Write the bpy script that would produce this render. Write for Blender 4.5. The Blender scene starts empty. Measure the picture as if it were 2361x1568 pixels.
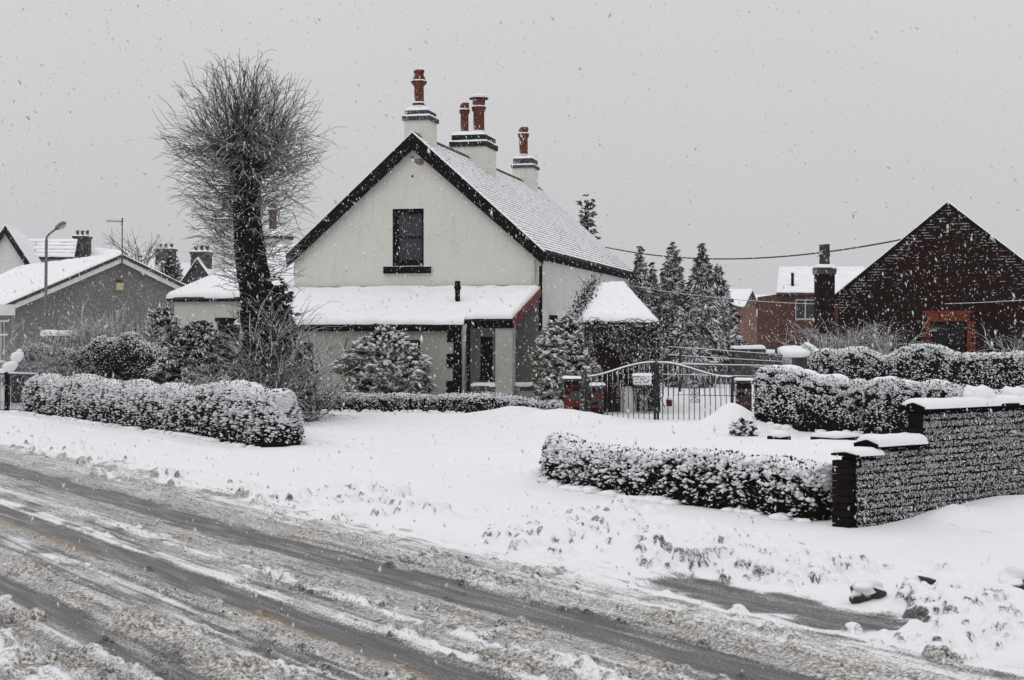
import bpy, math, random
import numpy as np
from mathutils import Vector, Matrix

random.seed(7)
RNG = np.random.default_rng(11)
R = math.radians
scene = bpy.context.scene
COL = scene.collection

# ------------------------------------------------------------------ camera
FPX, CX, HOR, CAMH = 3400.0, 1180.5, 765.0, 2.1      # focal length and horizon in units of a 2361-wide frame
cam_d = bpy.data.cameras.new('camera')
cam_d.sensor_width = 36.0
cam_d.lens = 36.0 * FPX / 2361.0
cam_d.shift_y = -19.0 / 2361.0
cam_d.clip_start = 0.1
cam_d.clip_end = 2000.0
cam_d.dof.use_dof = True
cam_d.dof.focus_distance = 32.0
cam_d.dof.aperture_fstop = 6.3
cam = bpy.data.objects.new('camera', cam_d)
cam.location = (0, 0, CAMH)
cam.rotation_euler = (R(90), 0, 0)
COL.objects.link(cam)
scene.camera = cam

# ------------------------------------------------------------------ world: overcast sky, soft sun
SUN_EL, SUN_AZ = R(58), R(-150)
world = bpy.data.worlds.new('World')
scene.world = world
world.use_nodes = True
wn, wl = world.node_tree.nodes, world.node_tree.links
wn.clear()
w_out = wn.new('ShaderNodeOutputWorld')
w_bg = wn.new('ShaderNodeBackground')
w_sky = wn.new('ShaderNodeTexSky')
w_sky.sky_type = 'NISHITA'
w_sky.sun_disc = False
w_sky.sun_elevation = SUN_EL
w_sky.sun_rotation = SUN_AZ
w_sky.dust_density = 6.0
w_sky.air_density = 2.0
w_hsv = wn.new('ShaderNodeHueSaturation')
w_hsv.inputs['Saturation'].default_value = 0.12
# the overcast deck: grey, brighter overhead (CIE overcast law)
w_geo = wn.new('ShaderNodeTexCoord')
w_sep = wn.new('ShaderNodeSeparateXYZ')
w_map = wn.new('ShaderNodeMapRange')
w_map.inputs['From Min'].default_value = 0.0
w_map.inputs['From Max'].default_value = 1.0
w_map.inputs['To Min'].default_value = 6.3
w_map.inputs['To Max'].default_value = 10.6
w_noise = wn.new('ShaderNodeTexNoise')
w_noise.inputs['Scale'].default_value = 2.2
w_noise.inputs['Detail'].default_value = 3.0
w_nr = wn.new('ShaderNodeMapRange')
w_nr.inputs['To Min'].default_value = 0.93
w_nr.inputs['To Max'].default_value = 1.07
w_mul = wn.new('ShaderNodeMath'); w_mul.operation = 'MULTIPLY'
w_rgb = wn.new('ShaderNodeCombineColor')
w_b = wn.new('ShaderNodeMath'); w_b.operation = 'MULTIPLY'; w_b.inputs[1].default_value = 1.02
w_mix = wn.new('ShaderNodeMixRGB'); w_mix.inputs['Fac'].default_value = 0.93
wl.new(w_sky.outputs['Color'], w_hsv.inputs['Color'])
wl.new(w_geo.outputs['Generated'], w_sep.inputs['Vector'])
wl.new(w_sep.outputs['Z'], w_map.inputs['Value'])
wl.new(w_geo.outputs['Generated'], w_noise.inputs['Vector'])
wl.new(w_noise.outputs['Fac'], w_nr.inputs['Value'])
wl.new(w_map.outputs['Result'], w_mul.inputs[0])
wl.new(w_nr.outputs['Result'], w_mul.inputs[1])
wl.new(w_mul.outputs[0], w_rgb.inputs[0])
wl.new(w_mul.outputs[0], w_rgb.inputs[1])
wl.new(w_mul.outputs[0], w_b.inputs[0])
wl.new(w_b.outputs[0], w_rgb.inputs[2])
wl.new(w_hsv.outputs['Color'], w_mix.inputs['Color1'])
wl.new(w_rgb.outputs['Color'], w_mix.inputs['Color2'])
wl.new(w_mix.outputs['Color'], w_bg.inputs['Color'])
w_bg.inputs['Strength'].default_value = 0.1
wl.new(w_bg.outputs['Background'], w_out.inputs['Surface'])

sun_d = bpy.data.lights.new('sun', 'SUN')
sun_d.energy = 0.5
sun_d.angle = R(50)
sun_d.color = (1.0, 0.98, 0.95)
sun = bpy.data.objects.new('sun', sun_d)
sun.rotation_euler = (R(90) - SUN_EL, 0, R(180) - SUN_AZ + R(0))
COL.objects.link(sun)

scene.view_settings.view_transform = 'Standard'
scene.view_settings.look = 'None'
scene.view_settings.exposure = -0.10
scene.view_settings.gamma = 1.0
scene.render.engine = 'CYCLES'
scene.cycles.max_bounces = 6
scene.cycles.diffuse_bounces = 3
scene.cycles.volume_bounces = 1
scene.cycles.use_denoising = True

# ------------------------------------------------------------------ frames and photo measurements
class Frame:
    def __init__(s, o, deg):
        a = R(deg)
        s.o = np.array(o, float)
        s.ex = np.array((math.cos(a), math.sin(a), 0)); s.ey = np.array((-math.sin(a), math.cos(a), 0)); s.deg = deg
    def p(s, x, y, z):
        return s.o + s.ex * x + s.ey * y + np.array((0, 0, z))
    def at_px(s, px, y):
        """local x where the line local-y = y meets the vertical plane seen at photo column px"""
        k = (px - CX) / FPX
        b = s.o + s.ey * y
        return (k * b[1] - b[0]) / (s.ex[0] - k * s.ex[1])
    def z_px(s, py, x, y):
        return CAMH + (HOR - py) / FPX * s.p(x, y, 0)[1]

def at(px, py, Y):
    return np.array(((px - CX) / FPX * Y, Y, CAMH + (HOR - py) / FPX * Y))

W = Frame((0, 0, 0), 0)
ROAD = Frame((0, 0, 0), 34.5)          # local x = t (towards the house), local y = q (away along the road)
HOUSE = Frame((0.8, 43.3, 0), -13.47)  # origin: right front corner of the gable

# ------------------------------------------------------------------ noise (numpy)
def _hash(ix, iy, seed):
    h = (ix.astype(np.int64) * 374761393 + iy.astype(np.int64) * 668265263 + seed * 2147483647) & 0xFFFFFFFF
    h = ((h ^ (h >> 13)) * 1274126177) & 0xFFFFFFFF
    return ((h ^ (h >> 16)) & 0xFFFF) / 65535.0
def vnoise(x, y, seed=0):
    x = np.asarray(x, float); y = np.asarray(y, float)
    ix = np.floor(x); iy = np.floor(y); fx = x - ix; fy = y - iy
    fx = fx * fx * (3 - 2 * fx); fy = fy * fy * (3 - 2 * fy)
    ix = ix.astype(np.int64); iy = iy.astype(np.int64)
    a = _hash(ix, iy, seed); b = _hash(ix + 1, iy, seed); c = _hash(ix, iy + 1, seed); d = _hash(ix + 1, iy + 1, seed)
    return (a * (1 - fx) + b * fx) * (1 - fy) + (c * (1 - fx) + d * fx) * fy
def fbm(x, y, seed=0, oct=4):
    s = 0; a = 1; n = 0
    for i in range(oct):
        s = s + a * vnoise(np.asarray(x) * 2 ** i, np.asarray(y) * 2 ** i, seed + i * 17); n += a; a *= 0.5
    return s / n
def sstep(a, b, x):
    t = np.clip((np.asarray(x, float) - a) / (b - a), 0, 1)
    return t * t * (3 - 2 * t)

# ------------------------------------------------------------------ materials
MATS = {}
def new_mat(name):
    m = bpy.data.materials.new(name); m.use_nodes = True
    nt = m.node_tree
    b = nt.nodes['Principled BSDF']
    MATS[name] = m
    return m, nt, b
def pos_noise(nt, scale, detail=3.0, rough=0.55, stretch=None):
    g = nt.nodes.new('ShaderNodeNewGeometry')
    n = nt.nodes.new('ShaderNodeTexNoise')
    n.inputs['Scale'].default_value = scale; n.inputs['Detail'].default_value = detail; n.inputs['Roughness'].default_value = rough
    if stretch:
        mp = nt.nodes.new('ShaderNodeMapping'); mp.inputs['Scale'].default_value = stretch
        nt.links.new(g.outputs['Position'], mp.inputs['Vector']); nt.links.new(mp.outputs['Vector'], n.inputs['Vector'])
    else:
        nt.links.new(g.outputs['Position'], n.inputs['Vector'])
    return n.outputs['Fac']
def ramp(nt, fac, stops):
    r = nt.nodes.new('ShaderNodeValToRGB')
    el = r.color_ramp.elements
    while len(el) < len(stops): el.new(0.5)
    for e, (p, c) in zip(el, stops):
        e.position = p; e.color = (c[0], c[1], c[2], 1) if hasattr(c, '__len__') else (c, c, c, 1)
    nt.links.new(fac, r.inputs['Fac'])
    return r.outputs['Color']
def mixc(nt, fac, a, b):
    m = nt.nodes.new('ShaderNodeMixRGB')
    for sock, val in ((m.inputs['Fac'], fac), (m.inputs['Color1'], a), (m.inputs['Color2'], b)):
        if isinstance(val, (int, float)): sock.default_value = val
        elif hasattr(val, '__len__'): sock.default_value = (val[0], val[1], val[2], 1)
        else: nt.links.new(val, sock)
    return m.outputs['Color']
def bump(nt, b, height, strength, dist):
    n = nt.nodes.new('ShaderNodeBump'); n.inputs['Strength'].default_value = strength; n.inputs['Distance'].default_value = dist
    nt.links.new(height, n.inputs['Height']); nt.links.new(n.outputs['Normal'], b.inputs['Normal'])
def math_node(nt, op, a, b=None):
    n = nt.nodes.new('ShaderNodeMath'); n.operation = op
    for i, v in enumerate((a, b)):
        if v is None: continue
        if isinstance(v, (int, float)): n.inputs[i].default_value = v
        else: nt.links.new(v, n.inputs[i])
    return n.outputs[0]
SNOW_C = (0.86, 0.87, 0.89)

def mat_plain(name, c, rough=0.7, var=0.25, scale=6.0, bstr=0.0, bscale=40.0, bdist=0.01, spec=0.10, metal=0.0, objvar=0.0):
    m, nt, b = new_mat(name)
    n = pos_noise(nt, scale, 4)
    lo = tuple(x * (1 - var) for x in c); hi = tuple(min(1, x * (1 + var)) for x in c)
    col = ramp(nt, n, [(0.3, lo), (0.7, hi)])
    if objvar:
        oi = nt.nodes.new('ShaderNodeObjectInfo')
        col = mixc(nt, oi.outputs['Random'], col, tuple(x * (1 - objvar) for x in c))
    nt.links.new(col, b.inputs['Base Color'])
    b.inputs['Roughness'].default_value = rough; b.inputs['Specular IOR Level'].default_value = spec; b.inputs['Metallic'].default_value = metal
    if bstr: bump(nt, b, pos_noise(nt, bscale, 4, 0.6), bstr, bdist)
    return m
def mat_snowy(name, c, c2=None, lo=0.15, hi=0.6, wind=(0.0, 0.0, 1.0), nscale=9.0, namp=0.8, rough=0.8, vscale=3.0, bstr=0.0, bscale=30.0):
    """a surface with snow lying on the faces that look up (and into the wind)"""
    m, nt, b = new_mat(name)
    g = nt.nodes.new('ShaderNodeNewGeometry')
    d = nt.nodes.new('ShaderNodeVectorMath'); d.operation = 'DOT_PRODUCT'
    nt.links.new(g.outputs['Normal'], d.inputs[0]); d.inputs[1].default_value = wind
    n = pos_noise(nt, nscale, 4, 0.6)
    v = math_node(nt, 'ADD', d.outputs['Value'], math_node(nt, 'MULTIPLY', math_node(nt, 'SUBTRACT', n, 0.5), namp * 2))
    f = nt.nodes.new('ShaderNodeMapRange'); f.interpolation_type = 'SMOOTHSTEP'
    f.inputs['From Min'].default_value = lo; f.inputs['From Max'].default_value = hi
    nt.links.new(v, f.inputs['Value'])
    base = ramp(nt, pos_noise(nt, vscale, 3), [(0.3, c), (0.7, c2 or tuple(x * 1.6 for x in c))])
    nt.links.new(mixc(nt, f.outputs['Result'], base, SNOW_C), b.inputs['Base Color'])
    b.inputs['Roughness'].default_value = rough; b.inputs['Specular IOR Level'].default_value = 0.06
    if bstr: bump(nt, b, pos_noise(nt, bscale, 4, 0.6), bstr, 0.02)
    return m
def mat_snow(name, bstr=0.35, bscale=14.0, dist=0.03, c=SNOW_C):
    m, nt, b = new_mat(name)
    n = pos_noise(nt, 1.7, 4)
    nt.links.new(ramp(nt, n, [(0.3, tuple(x * 0.95 for x in c)), (0.7, c)]), b.inputs['Base Color'])
    b.inputs['Roughness'].default_value = 0.75; b.inputs['Specular IOR Level'].default_value = 0.25
    bump(nt, b, pos_noise(nt, bscale, 6, 0.65), bstr, dist)
    return m
mat_snow('snow'); mat_snow('snow_clump', 0.5, 40, 0.02); mat_snow('thin_snow', 0.5, 60, 0.02, (0.52, 0.525, 0.54))
# cream render: faint stains, trowel relief
def mat_render(name, c, stain, bstr=0.25):
    m, nt, b = new_mat(name)
    n1 = pos_noise(nt, 0.9, 5, 0.6); n2 = pos_noise(nt, 2.5, 5, 0.65, (2.2, 2.2, 0.5))
    col = ramp(nt, n1, [(0.3, tuple(x * 0.93 for x in c)), (0.65, c)])
    st = ramp(nt, n2, [(0.54, 0.0), (0.78, 0.75)])
    col = mixc(nt, st, col, stain)
    nt.links.new(col, b.inputs['Base Color'])
    b.inputs['Roughness'].default_value = 0.85; b.inputs['Specular IOR Level'].default_value = 0.2
    bump(nt, b, pos_noise(nt, 22, 6, 0.7), bstr, 0.012)
    return m
mat_render('cream_render', (0.66, 0.652, 0.60), (0.50, 0.485, 0.43))
mat_render('white_render', (0.66, 0.67, 0.66), (0.5, 0.5, 0.48))
mat_render('grey_render', (0.43, 0.425, 0.39), (0.34, 0.33, 0.30), 0.4)
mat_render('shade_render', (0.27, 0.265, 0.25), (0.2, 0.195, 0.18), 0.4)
mat_plain('peeling_patch', (0.22, 0.17, 0.13), 0.9, 0.6, 12)
# wet-dash bungalow wall
def mat_dash():
    m, nt, b = new_mat('pebble_dash')
    n = pos_noise(nt, 26, 4, 0.7)
    col = ramp(nt, n, [(0.36, (0.075, 0.074, 0.071)), (0.52, (0.19, 0.186, 0.175)), (0.68, (0.38, 0.375, 0.36))])
    col = mixc(nt, ramp(nt, pos_noise(nt, 0.6, 4), [(0.35, 0.0), (0.7, 0.45)]), col, (0.09, 0.085, 0.08))
    nt.links.new(col, b.inputs['Base Color']); b.inputs['Roughness'].default_value = 0.9
    bump(nt, b, n, 0.6, 0.02)
mat_dash()
mat_plain('black_paint', (0.0022, 0.0022, 0.0025), 0.7, 0.3, 8, 0.2, 30, spec=0.03)
mat_plain('slate', (0.035, 0.036, 0.04), 0.6, 0.4, 12, 0.3, 40, objvar=0.4)
mat_plain('terracotta', (0.30, 0.075, 0.028), 0.75, 0.35, 14)
mat_snowy('pot_snowed', (0.075, 0.022, 0.012), (0.17, 0.050, 0.026), 0.66, 1.1, (-0.8, -0.05, 0.75), 60, 0.25)
mat_snowy('stone_snowed', (0.022, 0.022, 0.023), (0.08, 0.08, 0.08), 0.35, 0.95, (-0.55, -0.25, 0.8), 18, 0.5)
mat_snowy('black_snowed', (0.012, 0.012, 0.013), (0.02, 0.02, 0.02), 0.45, 0.8, (-0.1, -0.15, 1.0), 20, 0.4)
mat_plain('red_paint', (0.16, 0.018, 0.018), 0.5, 0.3, 10)
mat_plain('dark_red_timber', (0.022, 0.005, 0.005), 0.6, 0.4, 4)
mat_plain('white_paint', (0.68, 0.68, 0.66), 0.5, 0.12, 5)
mat_plain('grey_pvc', (0.50, 0.49, 0.46), 0.45, 0.1, 5)
mat_plain('metal_dark', (0.055, 0.057, 0.065), 0.5, 0.4, 30, spec=0.5)
mat_snowy('metal_snowed', (0.012, 0.013, 0.016), (0.04, 0.042, 0.05), 0.45, 1.0, (0.1, -0.35, 0.9), 45, 0.7)
mat_plain('lamp_grey', (0.10, 0.105, 0.11), 0.5, 0.2, 10, spec=0.5)
mat_plain('lamp_glass', (0.45, 0.40, 0.28), 0.3, 0.2, 20)
mat_plain('room_dark', (0.002, 0.002, 0.002), 0.9, 0.1, spec=0.0)
mat_plain('curtain', (0.16, 0.17, 0.18), 0.9, 0.4, 5)
mat_plain('alarm_yellow', (0.48, 0.45, 0.25), 0.5, 0.1)
mat_plain('brown_tile', (0.06, 0.045, 0.04), 0.8, 0.4, 9)
mat_plain('cable_black', (0.015, 0.015, 0.016), 0.6, 0.2)
def mat_glass():
    m, nt, b = new_mat('window_glass')
    b.inputs['Base Color'].default_value = (0.004, 0.0045, 0.005, 1); b.inputs['Roughness'].default_value = 0.12
    b.inputs['Specular IOR Level'].default_value = 0.2
    bump(nt, b, pos_noise(nt, 3.0, 2), 0.06, 0.02)
    m, nt, b = new_mat('window_glass_pale')
    b.inputs['Base Color'].default_value = (0.03, 0.034, 0.04, 1); b.inputs['Roughness'].default_value = 0.15; b.inputs['Specular IOR Level'].default_value = 0.3
    bump(nt, b, pos_noise(nt, 3.0, 2), 0.06, 0.02)
mat_glass()
# brickwork seen from too far to pick the bricks apart
def mat_brickwork(name, c1, c2, mortar, rot, ledge=0.0, edge=None):
    m, nt, b = new_mat(name)
    g = nt.nodes.new('ShaderNodeNewGeometry')
    mp = nt.nodes.new('ShaderNodeMapping'); mp.inputs['Rotation'].default_value = (0, 0, R(-rot))
    sx = nt.nodes.new('ShaderNodeSeparateXYZ'); cx = nt.nodes.new('ShaderNodeCombineXYZ')
    nt.links.new(g.outputs['Position'], mp.inputs['Vector']); nt.links.new(mp.outputs['Vector'], sx.inputs['Vector'])
    nt.links.new(math_node(nt, 'ADD', sx.outputs['X'], sx.outputs['Y']), cx.inputs['X']); nt.links.new(sx.outputs['Z'], cx.inputs['Y'])
    br = nt.nodes.new('ShaderNodeTexBrick')
    br.inputs['Scale'].default_value = 1.0; br.inputs['Brick Width'].default_value = 0.225; br.inputs['Row Height'].default_value = 0.075
    br.inputs['Mortar Size'].default_value = 0.009; br.inputs['Mortar Smooth'].default_value = 0.3
    br.inputs['Color1'].default_value = (*c1, 1); br.inputs['Color2'].default_value = (*c2, 1); br.inputs['Mortar'].default_value = (*mortar, 1)
    nt.links.new(cx.outputs['Vector'], br.inputs['Vector'])
    col = mixc(nt, ramp(nt, pos_noise(nt, 1.3, 4), [(0.35, 0.0), (0.75, 0.6)]), br.outputs['Color'], tuple(x * 0.5 for x in c1))
    if ledge:
        sn = ramp(nt, pos_noise(nt, 3.0, 5, 0.7, (1.0, 1.0, 5.0)), [(0.62 - ledge * 0.1, 0.0), (0.72, ledge)])
        col = mixc(nt, sn, col, SNOW_C)
    nt.links.new(col, b.inputs['Base Color']); b.inputs['Roughness'].default_value = 0.9; b.inputs['Specular IOR Level'].default_value = 0.05
    bump(nt, b, br.outputs['Fac'], -0.5, 0.01)
mat_brickwork('dark_brickwork', (0.012, 0.0030, 0.0022), (0.026, 0.0065, 0.0045), (0.004, 0.003, 0.0026), -20)
mat_brickwork('red_brickwork', (0.07, 0.022, 0.015), (0.11, 0.038, 0.025), (0.07, 0.05, 0.04), 0)
mat_brickwork('pale_brickwork', (0.17, 0.075, 0.055), (0.22, 0.10, 0.07), (0.2, 0.16, 0.13), 20)
mat_plain('brick_orange', (0.20, 0.045, 0.012), 0.85, 0.4, 20, 0.3, 50, objvar=0.55)
mat_plain('brick_red', (0.19, 0.036, 0.016), 0.85, 0.4, 20, 0.3, 50, objvar=0.75)
mat_snowy('brick_brown', (0.005, 0.003, 0.0026), (0.018, 0.009, 0.007), 1.00, 1.35, (0.566, -0.824, 0.35), 48, 1.3, 0.9, 20, 0.4, 60)
mat_plain('brick_dark_end', (0.010, 0.006, 0.0045), 0.9, 0.5, 20, 0.4, 50, objvar=0.6)
mat_plain('mortar_dark', (0.004, 0.0035, 0.003), 0.95, 0.4, 20, spec=0.05)
# plants
mat_snowy('bark', (0.0025, 0.0022, 0.002), (0.008, 0.0065, 0.0055), 0.95, 1.3, (0.3, -0.3, 0.8), 26, 0.7, 0.9, 6, 0.9, 14)
mat_snowy('twig', (0.006, 0.005, 0.0045), (0.03, 0.025, 0.022), 0.15, 0.65, (0.0, -0.3, 1.0), 9, 0.5)
mat_snowy('twig_white', (0.03, 0.025, 0.024), (0.08, 0.065, 0.065), 0.05, 0.5, (0.0, -0.25, 1.0), 12, 0.6)
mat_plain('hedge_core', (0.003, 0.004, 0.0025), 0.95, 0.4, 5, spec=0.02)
mat_snowy('hedge_leaf', (0.006, 0.010, 0.004), (0.024, 0.032, 0.011), 0.45, 0.95, (0.1, -0.25, 0.95), 10, 0.5)
mat_snowy('hedge_leaf_brown', (0.007, 0.0045, 0.0035), (0.03, 0.016, 0.011), 0.45, 0.95, (0.1, -0.25, 0.95), 10, 0.5)
mat_snowy('conifer_leaf', (0.045, 0.046, 0.012), (0.19, 0.16, 0.055), 0.50, 0.9, (0.0, -0.15, 1.0), 5, 0.5)
mat_snowy('conifer_dark', (0.010, 0.015, 0.008), (0.040, 0.045, 0.02), 0.42, 0.85, (0.0, -0.2, 1.0), 7, 0.45)
mat_snowy('far_needles', (0.012, 0.016, 0.014), (0.035, 0.042, 0.036), 0.40, 0.85, (0.0, -0.2, 1.0), 7, 0.5)
mat_snowy('ivy_leaf', (0.004, 0.004, 0.003), (0.016, 0.013, 0.009), 0.55, 0.95, (0.0, -0.1, 1.0), 10, 0.5)
# road: wet tarmac / brown slush / snow, placed by what the wheels left (masks on the mesh)
def road_noise(nt, scale, detail, rough, along):
    """noise drawn out along the direction of travel"""
    g = nt.nodes.new('ShaderNodeNewGeometry')
    rt = nt.nodes.new('ShaderNodeMapping'); rt.inputs['Rotation'].default_value = (0, 0, R(-34.5))
    sc = nt.nodes.new('ShaderNodeMapping'); sc.inputs['Scale'].default_value = (1, along, 1)
    n = nt.nodes.new('ShaderNodeTexNoise'); n.inputs['Scale'].default_value = scale; n.inputs['Detail'].default_value = detail; n.inputs['Roughness'].default_value = rough
    nt.links.new(g.outputs['Position'], rt.inputs['Vector']); nt.links.new(rt.outputs['Vector'], sc.inputs['Vector']); nt.links.new(sc.outputs['Vector'], n.inputs['Vector'])
    return n.outputs['Fac']
def mat_road():
    m, nt, b = new_mat('road_slush')
    a = nt.nodes.new('ShaderNodeAttribute'); a.attribute_name = 'mask'
    sep = nt.nodes.new('ShaderNodeSeparateColor'); nt.links.new(a.outputs['Color'], sep.inputs['Color'])
    white, brown, orange = sep.outputs['Red'], sep.outputs['Green'], sep.outputs['Blue']
    fine = pos_noise(nt, 70, 4, 0.8); mid = pos_noise(nt, 34, 4, 0.75); streak = road_noise(nt, 16, 2, 0.5, 0.07); broad = pos_noise(nt, 1.6, 4, 0.6)
    asph = ramp(nt, fine, [(0.36, (0.010, 0.010, 0.011)), (0.50, (0.048, 0.048, 0.050)), (0.62, (0.24, 0.24, 0.245))])
    asph = mixc(nt, ramp(nt, streak, [(0.40, 0.0), (0.7, 0.6)]), asph, ramp(nt, fine, [(0.38, (0.05, 0.05, 0.05)), (0.6, (0.36, 0.36, 0.365))]))
    slush = ramp(nt, mid, [(0.38, (0.045, 0.035, 0.026)), (0.46, (0.21, 0.185, 0.155)), (0.52, (0.46, 0.44, 0.41)), (0.60, (0.76, 0.755, 0.75))])
    slush = mixc(nt, ramp(nt, broad, [(0.40, 0.0), (0.65, 0.6)]), slush, ramp(nt, fine, [(0.38, (0.16, 0.155, 0.15)), (0.60, (0.66, 0.66, 0.67))]))
    snow = ramp(nt, mid, [(0.22, (0.80, 0.80, 0.81)), (0.45, (0.87, 0.88, 0.90))])
    def edge(mask, nz, w, nz2, w2):
        v = math_node(nt, 'ADD', mask, math_node(nt, 'MULTIPLY', math_node(nt, 'SUBTRACT', nz, 0.5), w))
        v = math_node(nt, 'ADD', v, math_node(nt, 'MULTIPLY', math_node(nt, 'SUBTRACT', nz2, 0.5), w2))
        f = nt.nodes.new('ShaderNodeMapRange'); f.interpolation_type = 'SMOOTHSTEP'
        f.inputs['From Min'].default_value = 0.32; f.inputs['From Max'].default_value = 0.68
        nt.links.new(v, f.inputs['Value']); return f.outputs['Result']
    fb = edge(brown, fine, 1.7, streak, 0.9); fw = edge(white, fine, 1.6, streak, 0.6)
    col = mixc(nt, fb, asph, slush)
    col = mixc(nt, math_node(nt, 'MULTIPLY', math_node(nt, 'MULTIPLY', orange, 1.5), streak), col, (0.25, 0.165, 0.09))
    col = mixc(nt, fw, col, snow)
    nt.links.new(col, b.inputs['Base Color'])
    ro = nt.nodes.new('ShaderNodeMapRange'); ro.inputs['To Min'].default_value = 0.42; ro.inputs['To Max'].default_value = 0.8
    nt.links.new(math_node(nt, 'MAXIMUM', fb, fw), ro.inputs['Value']); nt.links.new(ro.outputs['Result'], b.inputs['Roughness'])
    b.inputs['Specular IOR Level'].default_value = 0.3
    bump(nt, b, math_node(nt, 'ADD', mid, math_node(nt, 'MULTIPLY', fine, 0.5)), 0.6, 0.02)
mat_road()
mat_snowy('slush_clod', (0.10, 0.078, 0.058), (0.30, 0.27, 0.235), 0.45, 1.25, (0.0, 0.0, 1.0), 25, 0.9, 0.8, 14, 0.8, 60)
mat_snowy('snow_clod', (0.42, 0.40, 0.37), (0.75, 0.75, 0.76), -0.2, 0.35, (0.0, 0.0, 1.0), 10, 0.4, 0.8, 6, 0.5, 40)
mat_snowy('dirty_clod', (0.03, 0.027, 0.025), (0.09, 0.08, 0.07), 0.1, 0.5, (0.0, 0.0, 1.0), 10, 0.5, 0.8, 6, 0.5, 40)

# ------------------------------------------------------------------ objects
def tag(o, label=None, cat=None, group=None, kind=None):
    if label: o['label'] = label
    if cat: o['category'] = cat
    if group: o['group'] = group
    if kind: o['kind'] = kind
    return o
def thing(name, label, cat, loc, group=None):
    o = bpy.data.objects.new(name, None); o.empty_display_size = 0.2
    o.location = tuple(loc); COL.objects.link(o)
    return tag(o, label, cat, group)
def root_loc(o):
    while o.parent: o = o.parent
    return np.array(o.location)
def fast_mesh(name, verts, faces, mats, smooth=False):
    """verts (N,3); faces (M,K) or a list of index tuples"""
    me = bpy.data.meshes.new(name)
    verts = np.asarray(verts, np.float64)
    if isinstance(faces, np.ndarray):
        M, K = faces.shape
        me.vertices.add(len(verts)); me.vertices.foreach_set('co', verts.ravel())
        me.loops.add(M * K); me.loops.foreach_set('vertex_index', faces.ravel().astype(np.int32))
        me.polygons.add(M); me.polygons.foreach_set('loop_start', np.arange(0, M * K, K, dtype=np.int32))
        me.polygons.foreach_set('loop_total', np.full(M, K, np.int32))
        me.update(calc_edges=True)
    else:
        me.from_pydata([tuple(v) for v in verts], [], faces); me.update()
    me.materials.append(MATS[mats])
    if smooth: me.polygons.foreach_set('use_smooth', np.ones(len(me.polygons), bool))
    return me
def obj(name, vf, mat, parent=None, smooth=False, kind=None, loc=None):
    v, f = vf
    v = np.asarray(v, float)
    base = root_loc(parent) if parent else (np.array(loc, float) if loc is not None else np.zeros(3))
    me = fast_mesh(name, v - base, f, mat, smooth)
    o = bpy.data.objects.new(name, me); COL.objects.link(o)
    if parent: o.parent = parent
    elif loc is not None: o.location = tuple(base)
    if kind: o['kind'] = kind
    return o
def piece(name, me, parent, loc, deg=0.0, scale=(1, 1, 1)):
    o = bpy.data.objects.new(name, me); COL.objects.link(o)
    o.parent = parent; o.location = tuple(np.asarray(loc) - root_loc(parent)); o.rotation_euler = (0, 0, R(deg)); o.scale = scale
    return o

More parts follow.
